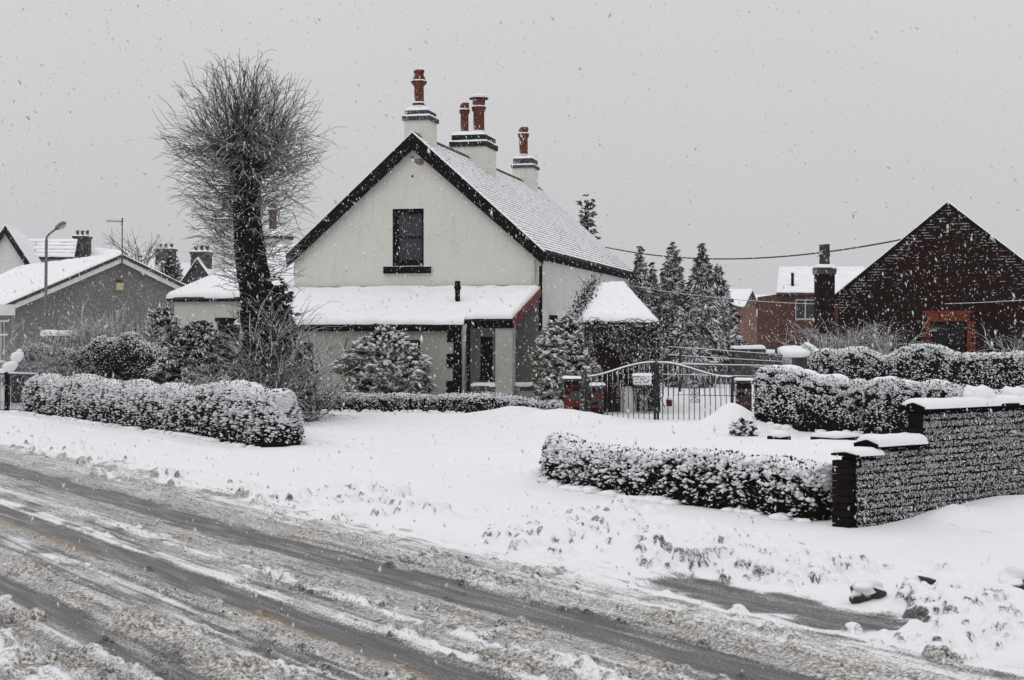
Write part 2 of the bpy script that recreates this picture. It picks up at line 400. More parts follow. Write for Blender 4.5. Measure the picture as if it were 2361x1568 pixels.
class MB:
    def __init__(s): s.v = []; s.f = []
    def add(s, pts, faces):
        b = len(s.v); s.v.extend([tuple(p) for p in pts]); s.f.extend([tuple(i + b for i in f) for f in faces]); return s
    def poly(s, pts): return s.add(pts, [tuple(range(len(pts)))])
    def box(s, fr, x0, x1, y0, y1, z0, z1):
        p = [fr.p(x, y, z) for z in (z0, z1) for y in (y0, y1) for x in (x0, x1)]
        return s.add(p, [(0, 2, 3, 1), (4, 5, 7, 6), (0, 1, 5, 4), (2, 6, 7, 3), (0, 4, 6, 2), (1, 3, 7, 5)])
    def prism(s, fr, poly, y0, y1):
        """poly: list of (x, z), extruded along local y"""
        n = len(poly)
        p = [fr.p(x, y0, z) for x, z in poly] + [fr.p(x, y1, z) for x, z in poly]
        return s.add(p, [tuple(range(n)), tuple(range(2 * n - 1, n - 1, -1))] + [(i, i + n, (i + 1) % n + n, (i + 1) % n) for i in range(n)])
    def slab(s, quad, th):
        """a quad thickened downwards"""
        q = [np.array(c, float) for c in quad]; d = np.array((0, 0, -th))
        p = q + [c + d for c in q]
        return s.add(p, [(0, 1, 2, 3), (7, 6, 5, 4), (0, 4, 5, 1), (1, 5, 6, 2), (2, 6, 7, 3), (3, 7, 4, 0)])
    def tube(s, pts, rad, n=6, cap=True):
        pts = [np.array(p, float) for p in pts]
        if not hasattr(rad, '__len__'): rad = [rad] * len(pts)
        b = len(s.v); up = np.array((0.0, 0.0, 1.0))
        for i, p in enumerate(pts):
            t = pts[min(i + 1, len(pts) - 1)] - pts[max(i - 1, 0)]
            t = t / (np.linalg.norm(t) + 1e-9)
            a = np.cross(t, up)
            if np.linalg.norm(a) < 0.05: a = np.cross(t, (1.0, 0.0, 0.0))
            a /= np.linalg.norm(a); c = np.cross(a, t)
            for k in range(n):
                an = 2 * math.pi * k / n - math.pi / 2
                s.v.append(tuple(p + rad[i] * (math.cos(an) * a + math.sin(an) * c)))
        for i in range(len(pts) - 1):
            for k in range(n):
                s.f.append((b + i * n + k, b + i * n + (k + 1) % n, b + (i + 1) * n + (k + 1) % n, b + (i + 1) * n + k))
        if cap:
            s.f.append(tuple(b + k for k in range(n - 1, -1, -1))); e = b + (len(pts) - 1) * n
            s.f.append(tuple(e + k for k in range(n)))
        return s
    def lathe(s, c, prof, n=20, sq=False):
        b = len(s.v); c = np.array(c, float)
        for r, z in prof:
            for k in range(n):
                a = 2 * math.pi * (k + 0.5) / n
                s.v.append((c[0] + r * math.cos(a), c[1] + r * math.sin(a), c[2] + z))
        for i in range(len(prof) - 1):
            for k in range(n):
                s.f.append((b + i * n + k, b + i * n + (k + 1) % n, b + (i + 1) * n + (k + 1) % n, b + (i + 1) * n + k))
        s.f.append(tuple(b + k for k in range(n - 1, -1, -1))); e = b + (len(prof) - 1) * n
        s.f.append(tuple(e + k for k in range(n)))
        return s
    def wall(s, fr, top, z0, openings, y0, th):
        """a wall in local x-z with rectangular openings and a polyline top [(x, z)...]; outer face at y0"""
        xs = sorted(set([x for x, _ in top] + [x for o in openings for x in o[:2]]))
        tx = [x for x, _ in top]; tz = [z for _, z in top]
        zt = lambda x: float(np.interp(x, tx, tz))
        for a, b in zip(xs, xs[1:]):
            ops = sorted([o for o in openings if o[0] <= a + 1e-6 and o[1] >= b - 1e-6], key=lambda o: o[2])
            lo = z0
            spans = []
            for o in ops: spans.append((lo, lo, o[2], o[2])); lo = o[3]
            spans.append((lo, lo, zt(a), zt(b)))
            for l1, l2, h1, h2 in spans:
                if max(h1 - l1, h2 - l2) < 1e-4: continue
                s.poly([fr.p(a, y0, l1), fr.p(b, y0, l2), fr.p(b, y0, h2), fr.p(a, y0, h1)])
                s.poly([fr.p(a, y0 + th, l1), fr.p(a, y0 + th, h1), fr.p(b, y0 + th, h2), fr.p(b, y0 + th, l2)])
            s.poly([fr.p(a, y0, zt(a)), fr.p(b, y0, zt(b)), fr.p(b, y0 + th, zt(b)), fr.p(a, y0 + th, zt(a))])
        for x in (xs[0], xs[-1]):
            s.poly([fr.p(x, y0, z0), fr.p(x, y0, zt(x)), fr.p(x, y0 + th, zt(x)), fr.p(x, y0 + th, z0)])
        for a, b, c, d in openings:
            for (x1, z1, x2, z2) in ((a, c, b, c), (b, c, b, d), (b, d, a, d), (a, d, a, c)):
                s.poly([fr.p(x1, y0, z1), fr.p(x2, y0, z2), fr.p(x2, y0 + th, z2), fr.p(x1, y0 + th, z1)])
        return s
    @property
    def vf(s): return (s.v, s.f)
    def build(s, name, mat, parent=None, smooth=False, kind=None, loc=None):
        return obj(name, s.vf, mat, parent, smooth, kind, loc)

class Twigs:
    """many thin three-sided twigs, built in one go"""
    def __init__(s): s.by = {}
    def tube(s, pts, rad, n=3, cap=False):
        k = len(pts)
        if not hasattr(rad, '__len__'): rad = [rad] * k
        s.by.setdefault(k, []).append((pts, rad)); return s
    def build(s, name, mat, parent):
        parts = []
        for k, items in s.by.items():
            P = np.array([np.array(p) for p, _ in items]); Rr = np.array([r for _, r in items], float)
            T = np.empty_like(P); T[:, 1:-1] = P[:, 2:] - P[:, :-2]; T[:, 0] = P[:, 1] - P[:, 0]; T[:, -1] = P[:, -1] - P[:, -2]
            T /= np.linalg.norm(T, axis=-1, keepdims=True) + 1e-9
            A = np.cross(T, (0.0, 0.0, 1.0)); n_ = np.linalg.norm(A, axis=-1, keepdims=True)
            A = np.where(n_ < 0.05, np.array((1.0, 0.0, 0.0)), A / (n_ + 1e-9)); C = np.cross(A, T)
            V = np.stack([P + Rr[..., None] * (math.cos(an) * A + math.sin(an) * C) for an in (-math.pi / 2, math.pi / 6, 5 * math.pi / 6)], 2)   # m,k,3,3
            m = len(items); idx = np.arange(m * k * 3).reshape(m, k, 3)
            f = np.stack([idx[:, :-1], np.roll(idx, -1, 2)[:, :-1], np.roll(idx, -1, 2)[:, 1:], idx[:, 1:]], -1).reshape(-1, 4)
            parts.append((V.reshape(-1, 3), f))
        return obj(name, join(parts), mat, parent)

def bx(fr, *a): return MB().box(fr, *a)

def snow_slab(quad, th, step=0.12, amp=0.3, edge=0.12, seed=0, soft=(1, 1, 1, 1), wob=0.03):
    """snow lying on a quad A-B-C-D (A-B the low edge): rounded at its rims, uneven on top. soft = which edges (AB, BC, CD, DA) round off"""
    A, B, C, D = [np.array(c, float) for c in quad]
    lu = max(np.linalg.norm(B - A), np.linalg.norm(C - D)); lv = max(np.linalg.norm(D - A), np.linalg.norm(C - B))
    nu = int(max(3, min(160, lu / step))); nv = int(max(3, min(60, lv / step)))
    def grid(n, l):                      # extra rows close to the rims
        g = np.linspace(0, 1, n + 1); e = np.array([0.12, 0.35, 0.7]) * edge / max(l, 1e-6)
        e = e[e < 0.4]
        return np.unique(np.round(np.concatenate([g, e, 1 - e]), 5))
    gu, gv = grid(nu, lu), grid(nv, lv)
    U, V = np.meshgrid(gu, gv)
    P = ((1 - U) * (1 - V))[..., None] * A + (U * (1 - V))[..., None] * B + (U * V)[..., None] * C + ((1 - U) * V)[..., None] * D
    d = np.full(U.shape, 9.0)
    for s, dist in zip(soft, (V * lv, (1 - U) * lu, (1 - V) * lv, U * lu)):
        if s: d = np.minimum(d, dist)
    k = 1 - np.clip(d / edge, 0, 1)
    prof = np.sqrt(np.clip(1 - k * k, 0, 1))
    n = fbm(U * lu / 0.45 + seed * 3.1, V * lv / 0.45 + seed * 7.7, seed, 4)
    T = th * prof * (1 - amp + 2 * amp * n)
    for s, sgn in zip(soft, (0, 1, 2, 3)):
        pass
    w = (fbm(U * lu / 0.35, U * 0 + seed, seed + 5, 3) - 0.5) * 2 * wob * (1 - np.clip(V * lv / 0.5, 0, 1)) * (1 if soft[0] else 0)
    dirv = (A - D) / (np.linalg.norm(A - D) + 1e-9)
    P = P + w[..., None] * dirv
    P[..., 2] += T
    nr, nc = U.shape
    idx = np.arange(nr * nc).reshape(nr, nc)
    f = np.stack([idx[:-1, :-1], idx[:-1, 1:], idx[1:, 1:], idx[1:, :-1]], -1).reshape(-1, 4)
    v = P.reshape(-1, 3)
    # hanging rim below the snow so that it has a closed edge
    rim = np.concatenate([idx[0, :], idx[1:, -1], idx[-1, -2::-1], idx[-2:0:-1, 0]])
    low = v[rim] - np.array((0, 0, max(0.012, th * 0.25)))
    b = len(v); m = len(rim)
    fr = np.stack([rim, b + np.arange(m), b + (np.arange(m) + 1) % m, np.roll(rim, -1)], -1)
    return (np.concatenate([v, low]), np.concatenate([f, fr]))

def join(parts):
    v = []; f = []; n = 0
    for a, b in parts:
        v.append(np.asarray(a, float)); f.append(np.asarray(b, int) + n); n += len(a)
    return (np.concatenate(v), np.concatenate(f))

# templates for scattering ---------------------------------------------------
def ico(sub=0):
    t = (1 + 5 ** 0.5) / 2
    v = np.array([(-1, t, 0), (1, t, 0), (-1, -t, 0), (1, -t, 0), (0, -1, t), (0, 1, t), (0, -1, -t), (0, 1, -t), (t, 0, -1), (t, 0, 1), (-t, 0, -1), (-t, 0, 1)], float)
    v /= np.linalg.norm(v[0])
    f = [(0, 11, 5), (0, 5, 1), (0, 1, 7), (0, 7, 10), (0, 10, 11), (1, 5, 9), (5, 11, 4), (11, 10, 2), (10, 7, 6), (7, 1, 8), (3, 9, 4), (3, 4, 2), (3, 2, 6), (3, 6, 8), (3, 8, 9), (4, 9, 5), (2, 4, 11), (6, 2, 10), (8, 6, 7), (9, 8, 1)]
    v = list(map(tuple, v))
    for _ in range(sub):
        mid = {}; nf = []
        def m(a, b):
            k = (min(a, b), max(a, b))
            if k not in mid:
                p = (np.array(v[a]) + np.array(v[b])); p /= np.linalg.norm(p); v.append(tuple(p)); mid[k] = len(v) - 1
            return mid[k]
        for a, b, c in f:
            x, y, z = m(a, b), m(b, c), m(c, a); nf += [(a, x, z), (b, y, x), (c, z, y), (x, y, z)]
        f = nf
    return np.array(v), np.array(f)
ICO0, ICO1, ICO2 = ico(0), ico(1), ico(2)
TET = (np.array([(1, 0.6, 0.3), (-1, 0.7, 0.3), (0, -0.4, 1.0), (0.1, -0.8, -0.9)], float), np.array([(0, 1, 2), (1, 0, 3), (2, 1, 3), (0, 2, 3)]))
OCT = (np.array([(1, 0, 0), (-1, 0, 0), (0, 1, 0), (0, -1, 0), (0, 0, 1), (0, 0, -1)], float),
       np.array([(0, 2, 4), (2, 1, 4), (1, 3, 4), (3, 0, 4), (2, 0, 5), (1, 2, 5), (3, 1, 5), (0, 3, 5)]))
LEAF = (np.array([(0, 0, 0), (0.5, 0.28, 0.08), (1, 0, -0.05), (0.5, -0.28, 0.08)], float), np.array([(0, 1, 2), (0, 2, 3)]))
def spray_template(n=7, droop=0.35, spread=1.0, seed=0):
    r = np.random.default_rng(seed); v = []; f = []
    for i in range(n):
        a = (i / (n - 1) - 0.5) * spread * 1.7; l = (1 - 0.35 * abs(a)) * r.uniform(0.8, 1.1); w = 0.11 * r.uniform(0.8, 1.4)
        c, s = math.cos(a), math.sin(a); z0 = r.uniform(-0.05, 0.05)
        pts = [(0, 0, 0), (0.5 * l, w, 0.10 + z0), (l, 0, -droop + z0), (0.5 * l, -w, 0.08 + z0)]
        b = len(v)
        for x, y, z in pts: v.append((x * c - y * s, x * s + y * c, z))
        f += [(b, b + 1, b + 2), (b, b + 2, b + 3)]
    return (np.array(v), np.array(f))
SPRAYS = [spray_template(7, 0.30, 1.0, 1), spray_template(6, 0.45, 0.8, 2), spray_template(8, 0.2, 1.2, 3)]
def frames_from(dirs, roll=None):
    """rotation matrices whose x axis is dirs and z axis as much up as possible"""
    x = dirs / np.linalg.norm(dirs, axis=1, keepdims=True)
    up = np.tile((0.0, 0.0, 1.0), (len(x), 1)); bad = np.abs(x[:, 2]) > 0.97; up[bad] = (1.0, 0, 0)
    y = np.cross(up, x); y /= np.linalg.norm(y, axis=1, keepdims=True); z = np.cross(x, y)
    if roll is not None:
        c, s = np.cos(roll)[:, None], np.sin(roll)[:, None]; y, z = y * c + z * s, z * c - y * s
    return np.stack([x, y, z], -1)
def scatter(tpl, pos, rot=None, scale=1.0):
    tv, tf = tpl; N = len(pos)
    if N == 0: return np.zeros((0, 3)), np.zeros((0, tf.shape[1]), int)
    sc = np.asarray(scale, float)
    if sc.ndim == 0: sc = np.full((N, 3), float(sc))
    elif sc.ndim == 1: sc = np.repeat(sc[:, None], 3, 1)
    v = tv[None] * sc[:, None, :]
    if rot is not None: v = np.einsum('nij,nkj->nki', rot, v)
    v = v + pos[:, None, :]
    f = tf[None] + (np.arange(N) * len(tv))[:, None, None]
    return v.reshape(-1, 3), f.reshape(-1, tf.shape[1])
def rand_rot_z(n, rng=RNG):
    a = rng.uniform(0, 2 * math.pi, n); c, s = np.cos(a), np.sin(a); z = np.zeros(n); o = np.ones(n)
    return np.stack([np.stack([c, -s, z], -1), np.stack([s, c, z], -1), np.stack([z, z, o], -1)], 1)
def rough_ico(tpl, amp, seed):
    v, f = tpl; n = np.random.default_rng(seed)
    k = np.array([n.normal(size=3) for _ in range(6)])
    d = 1 + amp * np.mean(np.sin(v @ k.T * 2.2 + n.uniform(0, 6, 6)), axis=1) * 2
    return (v * d[:, None], f)
CLODS = [rough_ico(ICO1, 0.45, s) for s in range(5)]
BIGCLODS = [rough_ico(ICO2, 0.4, s + 20) for s in range(4)]

# ================================================================== GROUND
# what the traffic left, across the road:   t     white brown orange height lump
BANDS = np.array([
    (-6.0, 0.55, 0.70, 0.0, 0.030, 0.4), (0.8, 0.45, 0.80, 0.0, 0.035, 0.6), (1.6, 0.15, 0.55, 0.0, 0.010, 0.2), (2.1, 0.45, 0.80, 0.0, 0.045, 0.9),
    (2.55, 0.60, 0.85, 0.0, 0.060, 1.0), (2.85, 0.42, 0.80, 0.0, 0.040, 0.8), (3.02, 0.12, 0.55, 0.0, 0.015, 0.3), (3.14, 0.50, 0.80, 0.0, 0.050, 0.9), (3.26, 0.25, 0.62, 0.0, 0.02, 0.3),
    (3.34, 0.06, 0.30, 0.0, 0.000, 0.0), (3.56, 0.06, 0.32, 0.0, 0.000, 0.0), (3.66, 0.32, 0.72, 0.0, 0.018, 0.5), (3.85, 0.38, 0.85, 0.0, 0.032, 0.8),
    (4.02, 0.44, 0.62, 0.0, 0.016, 0.3), (4.20, 0.52, 0.52, 0.0, 0.010, 0.1), (4.36, 0.44, 0.60, 0.0, 0.012, 0.2), (4.46, 0.30, 0.90, 0.1, 0.028, 0.7), (4.56, 0.22, 0.75, 0.5, 0.012, 0.2),
    (4.63, 0.10, 0.55, 1.0, 0.006, 0.0), (4.70, 0.10, 0.40, 0.5, 0.002, 0.0), (4.76, 0.08, 0.34, 0.0, 0.000, 0.0), (4.96, 0.10, 0.36, 0.0, 0.000, 0.0),
    (5.03, 0.62, 0.62, 0.0, 0.018, 0.2), (5.14, 0.66, 0.60, 0.0, 0.020, 0.3), (5.22, 0.32, 0.62, 0.0, 0.014, 0.3), (5.34, 0.34, 0.68, 0.0, 0.016, 0.4),
    (5.42, 0.62, 0.72, 0.0, 0.034, 0.7), (5.54, 0.60, 0.72, 0.0, 0.030, 0.6), (5.66, 0.36, 0.72, 0.0, 0.016, 0.3), (6.06, 0.32, 0.68, 0.0, 0.012, 0.2),
    (6.20, 0.08, 0.34, 0.0, 0.000, 0.0), (6.58, 0.08, 0.32, 0.0, 0.000, 0.0), (6.70, 0.34, 0.82, 0.0, 0.020, 0.5), (7.00, 0.42, 0.92, 0.0, 0.034, 0.8),
    (7.30, 0.56, 0.85, 0.0, 0.045, 0.7), (7.60, 0.80, 0.60, 0.0, 0.050, 0.5), (8.00, 0.95, 0.40, 0.0, 0.050, 0.25), (9.0, 1.0, 0.3, 0.0, 0.035, 0.12), (60.0, 1.0, 0.3, 0.0, 0.035, 0.1)])
# ploughed heaps of lumpy snow: t, q, half-length t, half-length q, height
HEAPS = [(9.0, 10.8, 0.75, 1.7, 0.22), (8.75, 9.9, 0.4, 0.9, 0.13), (7.6, 21.2, 0.45, 3.2, 0.10), (9.0, 15.9, 0.25, 1.0, 0.09), (8.35, 13.8, 0.35, 1.5, 0.10), (8.9, 7.0, 0.55, 0.65, 0.20), (8.3, 6.6, 0.4, 0.5, 0.10),
         (7.8, 16.5, 0.3, 1.6, 0.06), (10.4, 12.8, 0.35, 0.5, 0.10), (7.9, 25.5, 0.4, 2.0, 0.08)]
# smooth drifts in world x, y: radius and height
def _mound(px, py, Y, rx, ry, h): return ((px - CX) / FPX * Y, Y, rx, ry, h)
DRIFTS = [_mound(1690, 960, 32.0, 0.55, 0.8, 0.42), _mound(1760, 960, 30.6, 0.9, 0.6, 0.25), _mound(1300, 960, 34.2, 1.1, 0.5, 0.26), _mound(1190, 960, 35.8, 1.0, 0.5, 0.22), _mound(1560, 990, 31.5, 2.0, 0.7, 0.10),
          _mound(1000, 960, 35.0, 3.0, 1.2, 0.08), _mound(2330, 1120, 16.3, 1.2, 1.0, 0.12), _mound(2500, 1110, 16.8, 1.6, 1.4, 0.16), _mound(2200, 1175, 15.8, 0.30, 0.25, 0.12), _mound(720, 1000, 28.5, 1.3, 1.0, 0.15),
          _mound(1250, 1120, 20.3, 0.5, 0.5, 0.12), _mound(1900, 1000, 26, 2.5, 1.5, 0.15), _mound(1620, 1330, 12.6, 0.35, 0.2, 0.06)]
def wet_patch(t, q):
    n = (fbm(t * 2.2, q * 2.2, 71, 4) - 0.5)
    r = np.sqrt(((t - 7.98 - 0.03 * (q - 8.2)) / 0.36) ** 2 + ((q - 8.15) / 1.25) ** 2) + n * 1.3
    return (1 - sstep(0.55, 1.35, r)), (1 - sstep(0.2, 2.6, r))
def ground(t, q):
    """height and the three material masks at road coordinates"""
    t = np.asarray(t, float); q = np.asarray(q, float)
    wander = 0.10 * (fbm(q * 0.16, q * 0 + 3.3, 5, 2) - 0.5) + 0.05 * (fbm(t * 1.1 + 9, q * 0.5, 9, 3) - 0.5)
    tt = t + wander - 0.000
    B = [np.interp(tt, BANDS[:, 0], BANDS[:, i]) for i in range(1, 6)]
    white, brown, orange, h, lump = B
    far = sstep(7.2, 8.6, t)
    bil = lambda x, y, sd: 1 - np.abs(2 * vnoise(x, y, sd) - 1)          # rounded clots with creases between
    lumps = 0.55 * bil(t * 11, q * 9, 21) * bil(t * 6.3, q * 5.1, 22) + 0.30 * bil(t * 22, q * 19, 23) + 0.5 * np.clip(fbm(t * 5, q * 4, 24, 3) - 0.45, 0, 1)
    z = h * (0.65 + 0.7 * fbm(t * 2.0, q * 0.9, 31, 3)) + lump * 0.045 * lumps * (0.4 + 0.6 * sstep(0.3, 0.7, vnoise(t * 1.3, q * 0.6, 4)))
    # orange grit line comes and goes
    orange = orange * sstep(0.25, 0.6, fbm(q * 0.35 + 2.0, q * 0, 44, 3)) * sstep(22, 15, q) + 0.0
    st = fbm(t * 13, q * 0.7, 101, 4) - 0.5; st2 = fbm(t * 30, q * 1.1, 103, 2) - 0.5
    white = white + (st * 0.45 + st2 * 0.2) * (1 - far); brown = brown + (st * 0.5 + st2 * 0.3) * (1 - far)
    z = z + st * 0.010 * (1 - far) * np.clip(h * 40, 0.1, 1)
    # clods knock holes of darker slush through the white
    hole = sstep(0.55, 0.72, fbm(t * 5.5, q * 3.2, 51, 4))
    white = white - hole * 0.30 * (1 - far)
    brown = brown - sstep(0.6, 0.8, fbm(t * 3.1 + 5, q * 1.2, 61, 4)) * 0.3 * (1 - far)
    hl = np.zeros_like(z)
    for ht, hq, at_, aq, hh in HEAPS:
        g = np.exp(-(((t - ht) / at_) ** 2 + ((q - hq) / aq) ** 2))
        hl = np.maximum(hl, g); z = z + hh * 0.45 * g
    l2 = 0.5 * bil(t * 4.1, q * 3.7, 81) * (0.4 + fbm(t * 1.7, q * 1.7, 82, 2)) + 0.38 * bil(t * 9.3, q * 8.1, 83) + 0.20 * bil(t * 18, q * 17, 84)
    z = z + hl * 0.12 * l2
    churn = sstep(7.3, 8.2, t) * sstep(11.4, 10.0, t) * (0.35 + 0.65 * sstep(0.35, 0.65, fbm(t * 0.8, q * 0.35, 105, 3)))
    z = z + churn * (0.045 * (fbm(t * 4.5, q * 2.2, 107, 4) - 0.5) + 0.020 * bil(t * 7, q * 4.5, 108))
    z = z + sstep(10.5, 11.5, t) * 0.018 * (fbm(t * 3.5, q * 3.5, 109, 4) - 0.5)
    # gentle drifts everywhere off the road
    z = z + far * (0.07 * (fbm(t * 0.5, q * 0.5, 91, 4) - 0.45) + 0.02 * (fbm(t * 2.5, q * 2.5, 95, 4) - 0.5))
    w, wz = wet_patch(t, q)
    z = z * (1 - 0.80 * wz); white = white * (1 - w * 0.96) ; brown = brown * (1 - w) + 0.30 * w
    white = white * (1 - 0.25 * hl * sstep(0.62, 0.75, fbm(t * 6, q * 6, 33, 3)))
    # footpath edge: a shallow broken furrow in the snow
    fur = np.exp(-((t - 10.25 - 0.25 * (fbm(q * 0.4, q * 0, 7, 2) - 0.5)) / 0.045) ** 2) * sstep(0.42, 0.6, fbm(q * 0.9, t * 0, 8, 3))
    z = z - 0.05 * fur; white = white - 0.3 * fur
    X = ROAD.ex[0] * t + ROAD.ey[0] * q; Y = ROAD.ex[1] * t + ROAD.ey[1] * q
    for x0, y0, rx, ry, hh in DRIFTS:
        z = z + hh * np.exp(-(((X - x0) / rx) ** 2 + ((Y - y0) / ry) ** 2)) * (0.7 + 0.6 * fbm(X * 1.5, Y * 1.5, 13, 3))
    return z, np.clip(white, 0, 1), np.clip(brown, 0, 1), np.clip(orange, 0, 1)
def gz(x, y):
    t = ROAD.ex[0] * x + ROAD.ex[1] * y; q = ROAD.ey[0] * x + ROAD.ey[1] * y
    return ground(np.atleast_1d(t), np.atleast_1d(q))[0]
def gz1(x, y): return float(gz(x, y)[0])

def ground_sheet(name, ts, qs, mat, kind='structure', lumps=None):
    T, Q = np.meshgrid(ts, qs)
    z, wh, br, orr = ground(T, Q)
    if lumps is not None:
        hit = np.zeros_like(z); z0_ = z.copy()
        for t0, q0, r, fl, sk in lumps:                # half-buried lumps grown out of the surface, fused where they meet
            a, b = np.searchsorted(ts, (t0 - r, t0 + r)); c, d = np.searchsorted(qs, (q0 - r, q0 + r))
            if b - a < 2 or d - c < 2: continue
            dt = T[c:d, a:b] - t0; dq = Q[c:d, a:b] - q0
            k = r * r - dt * dt - dq * dq * 0.8
            zb = 0.6 * float(np.mean(z0_[c:d, a:b])) + 0.4 * float(np.mean(z[c:d, a:b]))
            top = np.where(k > 0, zb - sk * r + fl * np.sqrt(np.maximum(k, 0)), -9)
            up = top > z[c:d, a:b]
            z[c:d, a:b] = np.where(up, top, z[c:d, a:b]); hit[c:d, a:b] = np.maximum(hit[c:d, a:b], np.where(k > -0.5 * r * r, 1.0, 0.0))
        gq, gt = np.gradient(z, qs, ts)
        sl = np.hypot(gq, gt)
        wh = np.where(T < 7.4, wh - 0.05, wh) + np.where(T < 7.4, 0.06, 0.20) * hit * (wh > 0.3) - np.where(T < 7.4, 0.5, 0.72) * hit * sstep(0.62, 1.45, sl)         # snow whitens the tops; steep flanks darken to slush tones as painted shade
        br = np.where(T > 7.6, br - 0.1 * hit, br)
        wh = np.clip(wh, 0, 1); br = np.clip(br, 0, 1)
    X = ROAD.ex[0] * T + ROAD.ey[0] * Q; Y = ROAD.ex[1] * T + ROAD.ey[1] * Q
    v = np.stack([X, Y, z], -1).reshape(-1, 3)
    idx = np.arange(T.size).reshape(T.shape)
    f = np.stack([idx[:-1, :-1], idx[:-1, 1:], idx[1:, 1:], idx[1:, :-1]], -1).reshape(-1, 4)
    o = obj(name, (v, f), mat, None, True, kind)
    a = o.data.attributes.new('mask', 'FLOAT_COLOR', 'POINT')
    a.data.foreach_set('color', np.stack([wh, br, orr, np.ones_like(wh)], -1).reshape(-1, 4).astype(np.float32).ravel())
    return o
def lump_spots(n, tlo, thi, qlo, qhi, weight, smin, smax, seed, flat=(0.6, 1.0), sink=(0.1, 0.5), clump=0.12):
    """spots come in little clusters"""
    r = np.random.default_rng(seed); m = n * 8
    t = r.uniform(tlo, thi, m); u = r.uniform(0, 1, m); q = 1 / ((1 - u) / qlo + u / qhi)
    keep = r.uniform(0, 1, m) < weight(t, q); t, q = t[keep][:n // 3], q[keep][:n // 3]
    t = np.concatenate([t + r.normal(0, clump, len(t)) * k for k in (0, 1, 1)]); q = np.concatenate([q + r.normal(0, clump * 1.6, len(q)) * k for k in (0, 1, 1)])
    s_ = smin * (smax / smin) ** (r.uniform(0, 1, len(t)) ** 1.6)
    return np.stack([t, q, s_, r.uniform(*flat, len(t)), r.uniform(*sink, len(t))], -1)
def w_road(t, q):
    lump = np.interp(t, BANDS[:, 0], BANDS[:, 5])
    return lump ** 2 * sstep(0.44, 0.62, fbm(t * 2.4, q * 0.8, 4, 4)) * (t < 7.6)
def w_heap(t, q):
    g = np.zeros_like(t)
    for ht, hq, at_, aq, hh in HEAPS: g = np.maximum(g, np.exp(-(((t - ht) / at_) ** 2 + ((q - hq) / aq) ** 2)) * hh / 0.13)
    return np.clip(g, 0, 1) * (1 - wet_patch(t, q)[1]) * sstep(0.34, 0.55, fbm(t * 1.5, q * 1.2, 17, 3))
def graded(lo, hi, d0, grow):
    out = [lo]
    while out[-1] < hi: out.append(out[-1] + d0 + grow * (out[-1] - lo))
    return np.array(out)
q_near = np.concatenate([np.linspace(-30, 4, 40), graded(4.2, 46, 0.019, 0.0046), np.linspace(48, 120, 30)])
t_road = np.concatenate([np.linspace(-7, 1.2, 30), np.arange(1.25, 7.2001, 0.019)])
t_verge = np.concatenate([[t_road[-1]], np.arange(7.22, 10.4, 0.022), np.arange(10.4, 12.6, 0.05)])
SP = np.concatenate([lump_spots(3600, 3.3, 7.7, 6.0, 34, w_road, 0.022, 0.055, 3, (0.7, 1.1), (-0.1, 0.4)), lump_spots(1500, 1.6, 3.3, 6.0, 14, w_road, 0.028, 0.085, 4, (0.75, 1.2), (-0.1, 0.4), 0.09),
                     lump_spots(3000, 7.0, 11.4, 5.8, 30, w_heap, 0.030, 0.105, 5, (0.75, 1.2), (-0.15, 0.4), 0.12)])
SP = SP[wet_patch(SP[:, 0], SP[:, 1])[0] < 0.25]
ground_sheet('road', t_road, q_near, 'road_slush', lumps=SP)
ground_sheet('pavement', t_verge, q_near, 'road_slush', lumps=SP)
q_far = np.concatenate([np.linspace(-30, 3, 20), np.arange(3.2, 46, 0.2), np.linspace(47, 120, 40)])
t_yard = np.concatenate([[t_verge[-1]], np.arange(t_verge[-1] + 0.15, 38, 0.2), np.linspace(39, 90, 30)])
ground_sheet('snow_field', t_yard, q_far, 'snow')
base = MB().poly([(-600, -300, -0.25), (600, -300, -0.25), (600, 900, -0.25), (-600, 900, -0.25)]).build('ground', 'snow', kind='structure')

# clods of slush along the wheel ridges and lumps on the ploughed heaps -------
def clods(name, label, n, tlo, thi, qlo, qhi, weight, smin, smax, mat, tpls=CLODS, sink=0.25, seed=0, flat=0.75):
    r = np.random.default_rng(seed)
    t = r.uniform(tlo, thi, n * 6); u = r.uniform(0, 1, n * 6); q = 1 / ((1 - u) / qlo + u / qhi)   # denser near
    keep = r.uniform(0, 1, n * 6) < weight(t, q)
    t, q = t[keep][:n], q[keep][:n]
    s = smin * (smax / smin) ** (r.uniform(0, 1, len(t)) ** 1.7)
    z = ground(t, q)[0] + s * (flat - 0.1 - sink)
    P = np.stack([ROAD.ex[0] * t + ROAD.ey[0] * q, ROAD.ex[1] * t + ROAD.ey[1] * q, z], -1)
    which = r.integers(0, len(tpls), len(t)); parts = []
    for k, tp in enumerate(tpls):
        m = which == k
        sc = s[m, None] * np.stack([r.uniform(0.8, 1.3, m.sum()), r.uniform(0.7, 1.1, m.sum()), r.uniform(0.55, 0.9, m.sum()) * flat / 0.75], -1)
        parts.append(scatter(tp, P[m], rand_rot_z(m.sum(), r), sc))
    o = obj(name, join(parts), mat, None, True)
    return tag(o, label, 'slush' if 'slush' in name else 'snow', None, 'stuff')
clods('slush_crumbs', 'small brown crumbs of slush thrown up along the wheel ridges', 2600, 1.7, 7.7, 6.0, 30, w_road, 0.005, 0.014, 'slush_clod', [rough_ico(ICO0, 0.3, k_) for k_ in range(3)], seed=3, sink=0.5, flat=0.9)
